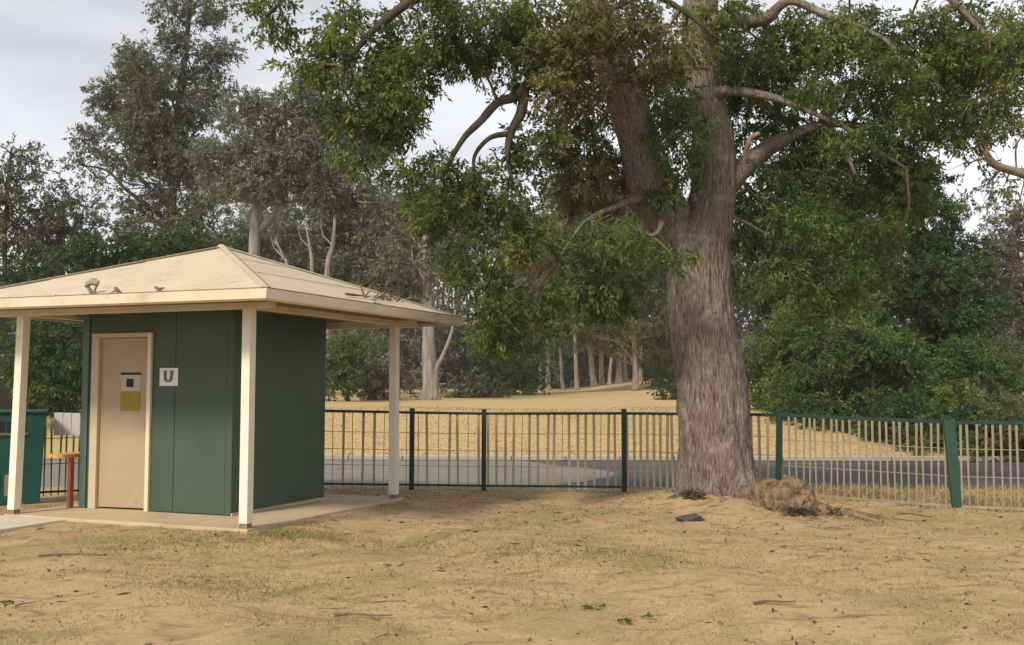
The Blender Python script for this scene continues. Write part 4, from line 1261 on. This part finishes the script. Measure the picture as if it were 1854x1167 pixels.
# dense trees and shrubs on the right, beyond the road
RB = [
    ('dense_tree', 'tall dark evergreen close behind the big trunk on its right', 'tree', 1400, 33, [(1395, 560, 75, 70, 0, 1.3), (1420, 640, 75, 70, -1, 1.3), (1380, 680, 55, 60, 0, 1.2), (1370, 470, 55, 70, 1, 1.1), (1440, 520, 70, 60, 0, 1.1)], 'leaf_mid', 560),
    ('dense_tree', 'pale tipped drooping tree, middle of the dense greenery right of the trunk', 'tree', 1500, 30, [(1490, 560, 80, 60, 0, 1.1), (1470, 640, 80, 60, 0, 1.1), (1530, 620, 70, 60, -1, 1.2), (1500, 700, 80, 45, -1, 1.2), (1430, 720, 50, 30, 0, 1)], 'leaf_mid', 600),
    ('dense_tree', 'rounded mid green tree on a thin dark trunk overhanging the grass bank', 'tree', 1580, 28, [(1590, 620, 60, 45, 0, 1.1), (1560, 660, 60, 35, 0, 1), (1620, 660, 50, 40, 0, 1), (1540, 600, 45, 35, 0, .9)], 'leaf_mid', 640),
    ('dense_tree', 'tallest dark evergreen of the dense greenery, near the right edge', 'tree', 1690, 34, [(1690, 400, 70, 70, 0, 1.2), (1640, 470, 80, 80, 0, 1.3), (1720, 480, 80, 80, 1, 1.3), (1660, 570, 90, 70, 0, 1.3), (1750, 570, 80, 70, 0, 1.3), (1640, 380, 60, 60, 0, 1), (1590, 520, 70, 70, 1, 1.2), (1700, 650, 90, 70, 0, 1.3)], 'leaf_dark', 560),
    ('dense_tree', 'broad dark tree filling the gap above the drooping one', 'tree', 1530, 37, [(1500, 430, 90, 70, 0, 1.2), (1570, 420, 80, 70, 0, 1.2), (1540, 510, 90, 60, 0, 1.2), (1450, 390, 70, 60, 0, 1.1), (1610, 340, 60, 50, 0, 1), (1520, 340, 70, 50, 0, 1), (1430, 300, 50, 50, 0, .8)], 'leaf_dark', 520),
    ('shrub', 'olive green shrub leaning over the road at the right edge', 'shrub', 1790, 25.5, [(1780, 700, 60, 50, 0, 1.2), (1750, 750, 50, 45, 0, 1.2), (1810, 770, 55, 45, -1, 1.1), (1740, 650, 60, 50, 1, 1.2), (1800, 640, 45, 50, 1, 1.2)], 'leaf_mid', 700),
    ('shrub', 'yellow green shrub glowing among the dark ones above the fence rail', 'shrub', 1645, 27.5, [(1640, 725, 38, 32, 0, 1.2), (1655, 760, 28, 30, 0, 1)], 'leaf_lime', 740),
    ('shrub', 'dark low shrub in front of the evergreens, left of the thick fence post', 'shrub', 1690, 26.0, [(1690, 760, 50, 45, 0, 1.3), (1650, 790, 40, 25, 0, 1.2), (1710, 800, 45, 30, 0, 1.2), (1600, 745, 50, 30, 1, 1.2), (1590, 775, 30, 14, 0, 1)], 'leaf_dark', 760),
    ('shrub', 'dark low shrub on top of the bank just right of the big trunk', 'shrub', 1450, 31, [(1400, 735, 50, 22, 0, 1.1), (1470, 745, 60, 25, 0, 1.2), (1530, 755, 50, 28, -1, 1.2)], 'leaf_dark', 740),
    ('shrub', 'dark spreading shrub low on the bank, first beyond the fence right of the big trunk', 'shrub', 1480, 27.6, [(1430, 745, 50, 20, 1, 1.3), (1480, 757, 50, 22, 0, 1.3), (1530, 768, 45, 22, -.5, 1.3), (1500, 730, 60, 30, 1, 1.2)], 'leaf_dark', 745),
    ('shrub', 'dark leaning shrub at the foot of the bank beside the thick green fence post', 'shrub', 1640, 24.9, [(1590, 778, 45, 22, 0.6, 1.3), (1640, 790, 45, 24, 0, 1.3), (1690, 806, 40, 26, -.8, 1.3), (1650, 750, 60, 35, .8, 1.2), (1720, 770, 50, 50, 0, 1.3)], 'leaf_dark', 780),
    ('shrub', 'mid green shrub behind the last fence bay at the right edge', 'shrub', 1780, 23.9, [(1760, 805, 45, 30, 0, 1.3), (1800, 790, 50, 40, 0, 1.3), (1750, 755, 40, 40, .6, 1.2)], 'leaf_mid', 780),
    ('shrub', 'dark broad shrub filling the hollow behind the yellow green one', 'shrub', 1600, 31, [(1560, 735, 70, 32, 0, 1.4), (1630, 740, 70, 35, 0, 1.4), (1600, 700, 80, 40, 1, 1.3)], 'leaf_dark', 735),
    ('shrub', 'dark broad shrub behind the thick green fence post, below the tallest evergreen', 'shrub', 1740, 29.5, [(1710, 745, 60, 35, 0, 1.4), (1770, 735, 60, 42, 0, 1.4), (1730, 700, 70, 45, 1, 1.3), (1800, 700, 45, 40, 1, 1.2)], 'leaf_dark', 735),
    ('shrub', 'sparse dry olive shrub at the far right beside the road', 'shrub', 1840, 23.5, [(1835, 780, 35, 40, 0, .9), (1800, 820, 40, 22, 0, .9), (1860, 820, 40, 30, 0, .9)], 'leaf_olive', 800),
]
for i, (nm, lab, cat, bx, Yd, ls, lf, ty) in enumerate(RB):
    x, y = gz(bx, Yd)
    tree(nm, lab, cat, 'dense greenery right of the trunk', (x, y), [P(bx + 2, (ty + 760) / 2, Yd), P(bx - 3, ty, Yd)], L_(ls, Yd), lf, (0.105, 0.045), 4.3, 60 + i, 'bark_dark', 0.10 if cat == 'tree' else 0.05, 0.46, twig_n=30, tint_var=0.75, fill=0.55)

tree('dry_tree', 'grey brown dry tree standing apart at the right edge of the picture', 'tree', None, gz(1835, 44), [P(1835, 650, 44), P(1832, 520, 44), P(1836, 420, 44)],
     L_([(1830, 430, 48, 45, 0, 1.2), (1850, 500, 55, 60, 0, 1.3), (1835, 590, 50, 60, 0, 1.3), (1860, 660, 50, 60, 0, 1.3), (1880, 420, 50, 60, 0, 1.2)], 44), 'leaf_brown', (0.17, 0.05), 4.5, 80, 'bark_tan', 0.2, 0.5)
# tree leaning into frame top right
rt = tree('side_tree', 'open branched tree leaning in at the right edge with a curved brown limb', 'tree', None, (9.9, 17.2), [Vector((9.8, 17.2, 2.0)), Vector((9.6, 17.1, 4.0)), Vector((9.7, 17, 6.5))],
          L_([(1800, 150, 70, 45, 0, .7), (1850, 220, 50, 50, 0, .6), (1740, 210, 40, 30, 0, .4), (1820, 330, 40, 30, 0, .35), (1760, 290, 30, 25, 0, .3), (1840, 370, 30, 25, 0, .35), (1700, 160, 50, 40, 0, .6), (1750, 90, 70, 60, 0, .8), (1850, 60, 60, 60, 0, .9), (1660, 200, 40, 35, 0, .5), (1700, 260, 40, 30, 0, .4), (1800, 240, 45, 30, 0, .45), (1770, 350, 35, 25, 0, .35)], 17),
          'leaf_olive', (0.09, 0.036), 4.6, 81, 'bark_dark', 0.2, 0.24, limbs=False)
rb = rt.location
sp = smooth_path([(*(P(1880, 318, 17) - rb), .09), (*(P(1840, 308, 16.9) - rb), .075), (*(P(1800, 296, 16.8) - rb), .065), (*(P(1778, 262, 16.7) - rb), .055), (*(P(1765, 225, 16.7) - rb), .045), (*(P(1740, 170, 16.7) - rb), .025)], 5)
MB().tube(sp[:, :3], sp[:, 3], 8, 0.3, 3).build('branch', M['bark_tan'], rt, True)
rgs = np.random.default_rng(8)
mbt = MB()
for px, py in ((1800, 150), (1850, 220), (1740, 210), (1820, 330), (1760, 290), (1840, 370), (1700, 160), (1720, 120), (1690, 200), (1790, 340)):
    e = np.array(P(px, py, 17) - rb)
    j = int(np.argmin(np.linalg.norm(sp[:, :3] - e, axis=1)))
    limb_to(mbt, sp[j, :3], e, 0.018, 0.006, rgs, 0.1, 4, 5)
    for _ in range(6):
        limb_to(mbt, sp[j, :3] * .3 + e * .7, e + rgs.normal(0, .3, 3), 0.008, 0.003, rgs, 0.05, 3, 4)
mbt.build('twigs', M['twig'], rt, True)['kind'] = 'stuff'

# shrubs on the left rise and behind the verandah
for i, (lab, bx, Yd, ls, lf) in enumerate([
    ('bright green bush seen between the green wall and the right verandah post', 630, 42, [(625, 650, 38, 45, 0, 1.3), (610, 690, 30, 30, 0, 1.2), (650, 620, 40, 40, 1, 1.1)], 'leaf_mid'),
    ('dull brownish bush right of the bright green one behind the verandah', 680, 46, [(680, 690, 45, 35, 0, 1.2), (670, 640, 40, 40, 1, 1.1), (720, 700, 40, 22, 0, 1.2)], 'leaf_brown'),
    ('clipped low olive hedge bush right of the stout grey trunk', 850, 52, [(835, 702, 45, 22, 0, 1.4), (880, 708, 35, 16, 0, 1.4)], 'leaf_gum'),
    ('dark bush at the foot of the slope left of the slim trunks', 930, 62, [(930, 690, 45, 30, 0, 1.3), (900, 650, 50, 45, 1, 1.2), (950, 640, 45, 50, 2, 1.1)], 'leaf_dark'),
    ('lime green bush against the left edge of the big trunk on the rise', 1195, 70, [(1190, 650, 30, 45, 0, 1.2), (1205, 600, 30, 40, 0, 1.1), (1215, 690, 25, 30, 0, 1.2)], 'leaf_lime'),
    ('low dark bush at the crest beside the big trunk', 1222, 48, [(1222, 715, 26, 25, 0, 1.3), (1240, 690, 25, 30, 0, 1.2)], 'leaf_dark'),
    ('dark thicket behind the cabinet seen under the left of the verandah', 110, 27, [(110, 680, 70, 60, 0, 1.5), (60, 640, 50, 70, 0, 1.4), (150, 640, 60, 70, 1, 1.4), (110, 720, 60, 30, 0, 1.4)], 'leaf_dark')]):
    x, y = gz(bx, Yd)
    lo = L_(ls, Yd)
    tree('shrub', lab, 'shrub', 'shrubs beyond the road', (x, y), [P(bx, 690, Yd), P(bx + 3, 660, Yd)], lo, lf, (0.16 * Yd / 45 + 0.04, 0.07 * Yd / 45 + 0.01), 3.6, 120 + i, 'bark_dark', 0.08, 0.5, twig_n=14)

# mid and far woodland: reads as one mass
rgw = np.random.default_rng(77)
lob = []
for px in range(380, 1320, 42):
    for py in (390, 450, 510, 575, 640):
        Yd = rgw.uniform(88, 120)
        lob.append(Bl(px + rgw.uniform(-20, 20), py + rgw.uniform(-25, 25), rgw.uniform(40, 62), rgw.uniform(40, 60), Yd, None, rgw.uniform(.7, 1.2)))
for px in range(380, 1320, 36):
    for py in (672, 694):
        lob.append(Bl(px + rgw.uniform(-15, 15), py - max(0, px - 900) * 0.03, 42, 20, rgw.uniform(93, 100), 3, 1.3))
for px in range(-700, 380, 60):
    for py in (560, 640, 690):
        lob.append(Bl(px, py, 60, 55, rgw.uniform(80, 110)))
for px in range(1320, 2500, 60):
    for py in (560, 640, 690, 500):
        lob.append(Bl(px, py, 60, 55, rgw.uniform(90, 120)))
w0 = empty('woodland', (0, 100, 0))
w0['kind'] = 'stuff'
crown_mesh('foliage', lob, M['leaf_grey'], w0, (0, 100, 0), 0.42, 0.17, 2.6, 78, clump=1.2, per=10)
mb = MB()
for k in range(90):
    px = rgw.uniform(380, 1250)
    Yd = rgw.uniform(92, 125)
    x, y = gz(px, Yd)
    z = tz(x, y)
    h = rgw.uniform(8, 15)
    lx = rgw.normal(0, 0.7)
    r = rgw.uniform(0.12, 0.28)
    mb.tube([(x, y - 100, z - .1), (x + lx * .4, y - 100, z + h * .5), (x + lx, y - 100, z + h)], [r, r * .8, r * .4], 6, 0.2, k)
mb.build('trunks', M['bark_tan'], w0, True)['kind'] = 'stuff'

# middle-distance mixed tree behind the big trunk
tree('gum_tree', 'hazy olive gum tree standing between the hanging branches and the big trunk', 'tree', GUM, gz(1150, 66), [P(1150, 660, 66), P(1146, 560, 66), P(1150, 460, 66)],
     L_([(1080, 430, 70, 45, 0, .8), (1160, 430, 70, 60, 0, 1), (1100, 520, 80, 60, 0, 1), (1180, 540, 60, 60, 0, 1.1), (1060, 590, 60, 40, 0, .8), (1150, 610, 60, 40, 0, .9), (1020, 400, 60, 45, 0, .9), (1000, 480, 70, 60, 0, 1.1), (1050, 350, 70, 40, 1, .7), (1150, 350, 70, 50, 1, 1), (1200, 460, 60, 60, 0, 1), (960, 560, 60, 50, 0, 1)], 66),
     'leaf_olive', (0.22, 0.09), 4.4, 90, 'bark_tan', 0.22, 0.7)

# ------------------------------------------------------------------ ground cover
rgg = np.random.default_rng(5)


def blades(name, n, xr, yr, hmin, hmax, mat, lab_tint, seed, near_bias=True, patch=0.35, width=0.004, mask=None):
    rg = np.random.default_rng(seed)
    x = rg.uniform(*xr, n)
    y = yr[0] + (yr[1] - yr[0]) * (rg.uniform(0, 1, n) ** (1.3 if near_bias else 1))
    pn = np.array([noise.noise((a * 0.9, b_ * 0.9, 4.4)) + 0.5 * noise.noise((a * 3.1, b_ * 3.1, 1.4)) for a, b_ in zip(x, y)])
    keep = pn > rg.normal(patch - 0.45, 0.25, n)
    lp = np.stack([(x - SC.x) * math.cos(YAW) - (y - SC.y) * math.sin(YAW), (x - SC.x) * math.sin(YAW) + (y - SC.y) * math.cos(YAW)], 1)
    keep &= ~((np.abs(lp[:, 0]) < 1.75) & (np.abs(lp[:, 1]) < 1.78))
    keep &= ~((lp[:, 0] > pe.x - 1.92) & (lp[:, 0] < pe.x + 0.05) & (lp[:, 1] < -1.6))
    keep &= np.hypot(x - TREE.x, y - TREE.y) > 0.62
    if mask is not None:
        keep &= mask(x, y)
    x, y = x[keep], y[keep]
    n = len(x)
    z = terrain(x, y) - 0.004
    for i in range(n):
        if y[i] < 17:
            z[i] += 0.020 * noise.noise((x[i] * 1.7, y[i] * 1.7, 3.1)) + 0.012 * noise.noise((x[i] * 5, y[i] * 5, 7.7))
    h = rg.uniform(hmin, hmax, n)
    a = rg.uniform(0, 2 * math.pi, n)
    wx, wy = np.cos(a) * width * (0.6 + y / 12), np.sin(a) * width * (0.6 + y / 12)
    lean = rg.normal(0, 0.75, (n, 2)) * h[:, None]
    p0 = np.stack([x - wx, y - wy, z], 1)
    p1 = np.stack([x + wx, y + wy, z], 1)
    p2 = np.stack([x + lean[:, 0], y + lean[:, 1], z + h], 1)
    v = np.stack([p0, p1, p2], 1).reshape(-1, 3)
    t = np.repeat(np.clip(rg.normal(0.5, 0.25, n), 0, 0.93) + (rg.uniform(size=n) < lab_tint) * 0.5, 3)
    o = np_mesh(name, v, np.arange(n * 3).reshape(-1, 3), mat, tris=True, tint=np.clip(t, 0, 1))
    tag(o, kind='stuff')
    return o


o = blades('grass', 110000, (-6.5, 7.5), (5.0, 16.4), 0.012, 0.035, M['straw'], 0.07, 41)
tag(o, 'short dry straw coloured grass over the yard', 'grass')
o = blades('bank_grass', 26000, (-9, 16), (23.6, 34), 0.012, 0.04, M['straw_bank'], 0.05, 42, True, -0.3, 0.008)
tag(o, 'dry yellow grass on the bank beyond the road', 'grass')
o = blades('fence_grass', 9000, (2.5, 9.5), (12.5, 16.7), 0.04, 0.13, M['straw'], 0.25, 43, False, -0.4, 0.005, mask=lambda x, y: y > 15.95 - (x - 1.69) * 0.478 + 0.05)
tag(o, 'taller dry weeds along the foot of the fence', 'grass')

# fallen leaves and bark bits
n = 3200
x = rgg.uniform(-6, 7, n)
y = 5.2 + 10.9 * rgg.uniform(0, 1, n) ** 1.2
pn = np.array([noise.noise((a * 0.8 + 3, b_ * 0.8, 9.0)) for a, b_ in zip(x, y)])
keep = pn + 0.25 * np.exp(-np.hypot(x - TREE.x, y - TREE.y) / 3) > rgg.normal(0.05, 0.2, n)
lp0 = (x - SC.x) * math.cos(YAW) - (y - SC.y) * math.sin(YAW)
lp1 = (x - SC.x) * math.sin(YAW) + (y - SC.y) * math.cos(YAW)
keep &= ~((np.abs(lp0) < 1.9) & (np.abs(lp1) < 1.9))
x, y = x[keep], y[keep]
n = len(x)
z = terrain(x, y) + 0.012
z += np.array([0.020 * noise.noise((a * 1.7, b_ * 1.7, 3.1)) for a, b_ in zip(x, y)])
ang = rgg.uniform(0, 2 * math.pi, n)
v, t = leaves_at(np.stack([x, y, z], 1), np.stack([np.cos(ang), np.sin(ang), rgg.normal(0, .15, n)], 1), 0.055 * rgg.gamma(2, .4, n), 0.020, rgg, rgg.uniform(0, 1, n) ** 1.5)
o = np_mesh('leaf_litter', v, np.arange(n * 4).reshape(-1, 4), M['litter'], tint=t)
tag(o, 'brown fallen leaves and bark flakes scattered over the yard', 'litter', kind='stuff')
# leaf litter caught on the right roof slope
pts = []
for k in range(130):
    pts.append(roof_point(668 + rgg.gamma(2, 22), 543 + rgg.normal(0, 4) + 0.0))
pts = np.array(pts) + rgg.normal(0, 0.02, (130, 3)) * [1, 1, 0.4] + [0, 0, 0.012]
v, t = leaves_at(pts, rgg.normal(size=(130, 3)) * [1, 1, .25], 0.07, 0.03, rgg, rgg.uniform(0, 0.7, 130))
o = np_mesh('roof_litter', v, np.arange(130 * 4).reshape(-1, 4), M['litter'], tint=t)
tag(o, 'dead leaves caught on the right slope of the cream roof', 'litter', kind='stuff')
# small twigs and bark strips, and pebbles, too many to count
mbl, mbp = MB(), MB()
for k in range(420):
    x, y = rgg.uniform(-5.5, 6.5), 5.3 + 10.5 * rgg.uniform() ** 1.1
    if rgg.uniform() < 0.4:
        a, d_ = rgg.uniform(0, 6.28), 0.7 + rgg.gamma(2, .8)
        x, y = TREE.x + math.cos(a) * d_, TREE.y - abs(math.sin(a)) * d_
    l0 = (x - SC.x) * math.cos(YAW) - (y - SC.y) * math.sin(YAW)
    l1 = (x - SC.x) * math.sin(YAW) + (y - SC.y) * math.cos(YAW)
    if (abs(l0) < 1.8 and abs(l1) < 1.85) or (l1 < -1.6 and l0 < pe.x + .1):
        continue
    z = tz(x, y) + 0.014 + 0.020 * noise.noise((x * 1.7, y * 1.7, 3.1))
    a, ln = rgg.uniform(0, 6.28), rgg.gamma(2, .045) + .03
    if k % 5 < 3:
        e = (x + math.cos(a) * ln, y + math.sin(a) * ln, z + .006)
        mid = ((x + e[0]) / 2 + rgg.normal(0, .015), (y + e[1]) / 2 + rgg.normal(0, .015), z + rgg.uniform(0, .015))
        r = rgg.uniform(.002, .006)
        mbl.tube([(x, y, z), mid, e], [r, r * .9, r * .5], 4)
    else:
        r = rgg.uniform(.004, .011)
        mbp.tube([(x, y, z - r * .5), (x + r * .2, y, z + r * .3), (x, y + r * .2, z + r * .8)], [r, r * 1.1, r * .5], 5, .5, k)
tag(mbl.build('twig_litter', M['twig']), 'small twigs and bark strips scattered over the dirt', 'litter', kind='stuff')
tag(mbp.build('pebbles', M['burl']), 'small brown pebbles scattered over the dirt', 'pebbles', kind='stuff')
# low living grass in a few damp spots
gv, gt = [], []
for px, py, sx_m, sy_m, n_ in ((505, 978, .55, .22, 1500), (300, 990, .9, .3, 1100), (960, 1003, .7, .3, 800), (760, 985, .6, .25, 500), (1150, 1010, .6, .3, 400), (430, 1060, .8, .3, 700)):
    q = P(px, py, 1)
    t_ = CAM_H / (CAM_H - q.z)
    x = q.x * t_ + rgg.normal(0, sx_m, n_) * .6
    y = t_ + rgg.normal(0, sy_m, n_)
    l1 = (x - SC.x) * math.sin(YAW) + (y - SC.y) * math.cos(YAW)
    ok = l1 < -1.75
    l0 = (x - SC.x) * math.cos(YAW) - (y - SC.y) * math.sin(YAW)
    ok |= l0 > 1.75
    x, y = x[ok], y[ok]
    z = terrain(x, y) + np.array([0.020 * noise.noise((a * 1.7, b_ * 1.7, 3.1)) for a, b_ in zip(x, y)])
    v, t = leaves_at(np.stack([x, y, z], 1), rgg.normal(size=(len(x), 3)) * [.6, .6, .2] + [0, 0, .7], 0.04, 0.007, rgg, rgg.uniform(0, 1, len(x)))
    gv.append(v)
    gt.append(t)
v = np.concatenate(gv)
o = np_mesh('green_grass', v, np.arange(len(v)).reshape(-1, 4), M['greenblade'], tint=np.concatenate(gt))
tag(o, 'thin yellow green grass in a few patches of the yard', 'grass', kind='stuff')
# fallen sticks on the dirt
for i, (px, py, ln, an, lab) in enumerate([(1365, 1098, 0.32, 10, 'short dark stick on the dirt, right of centre near the bottom'), (1740, 1035, 0.10, 40, 'small dark stub of wood on the bare dirt at right'), (1625, 930, 0.45, -50, 'crooked thin stick near the fence right of the root burl'),
                                          (70, 1008, 0.6, 6, 'long thin stick on the grass in front of the concrete path'), (605, 1115, 0.4, 3, 'thin straight stick on the dirt at the bottom centre left')]):
    q = P(px, py, 1)
    t_ = CAM_H / (CAM_H - q.z)
    x, y = q.x * t_, t_
    a = R(an)
    pts = [(0, 0, 0), (math.cos(a) * ln * .35, math.sin(a) * ln * .35 + .02, .006), (math.cos(a) * ln * .7, math.sin(a) * ln * .7 - .015, .004), (math.cos(a) * ln, math.sin(a) * ln, .0)]
    sp = smooth_path(pts, 4)
    o = MB().tube(sp, np.linspace(.011, .005, len(sp)), 6, 0.4, i).build('fallen_stick', M['twig'])
    o.location = (x, y, tz(x, y) + 0.02)
    tag(o, lab, 'stick', 'sticks on the dirt')
# green weeds in the yard
for i, (px, py, s, lab) in enumerate([(1072, 1099, 1.0, 'small green weed tuft on the dirt at the bottom, right of centre'), (1130, 1116, 0.7, 'smaller green weed just below the weed tuft near the bottom'), (14, 1091, 0.6, 'tiny green weed at the left edge near the bottom'), (1175, 1107, 0.6, 'flat green weed sprig right of the weed tuft near the bottom')]):
    q = P(px, py, 1)
    t_ = CAM_H / (CAM_H - q.z)
    x, y = q.x * t_, t_
    rg = np.random.default_rng(500 + i)
    m_ = 26
    d = rg.normal(size=(m_, 3)) * [1, .8, .15] + [0, 0, .25]
    v, t = leaves_at(rg.normal(0, .03 * s, (m_, 3)) * [1.6, 1, 0], d, 0.05 * s, 0.016, rg, rg.uniform(0, .7, m_))
    o = np_mesh('weed', v, np.arange(m_ * 4).reshape(-1, 4), M['leaf_mid'], tint=t)
    o.location = (x, y, tz(x, y) + 0.012)
    tag(o, lab, 'weed', 'green weeds on the dirt')
for i, (bx_, by_, s, n_, lab) in enumerate([(3.45, 12.78, .16, 240, 'dark dry tuft of weeds at the foot of the root burl'), (2.36, 13.80, .13, 200, 'dark weed tuft against the left foot of the big trunk'), (3.85, 12.85, .10, 120, 'smaller dark weed tuft at the right end of the root burl')]):
    rg = np.random.default_rng(600 + i)
    d = rg.normal(size=(n_, 3)) * [1, 1, .5] + [0, 0, .35]
    v, t = leaves_at(rg.normal(0, s * .5, (n_, 3)) * [1.3, .8, .35] + [0, 0, .03], d, 0.10, 0.014, rg, rg.uniform(0, .6, n_))
    o = np_mesh('weed', v, np.arange(n_ * 4).reshape(-1, 4), M['leaf_weed'], tint=t)
    o.location = (bx_, by_, tz(bx_, by_))
    tag(o, lab, 'weed', 'green weeds on the dirt')
print('LEAVES', LEAFCOUNT[0])
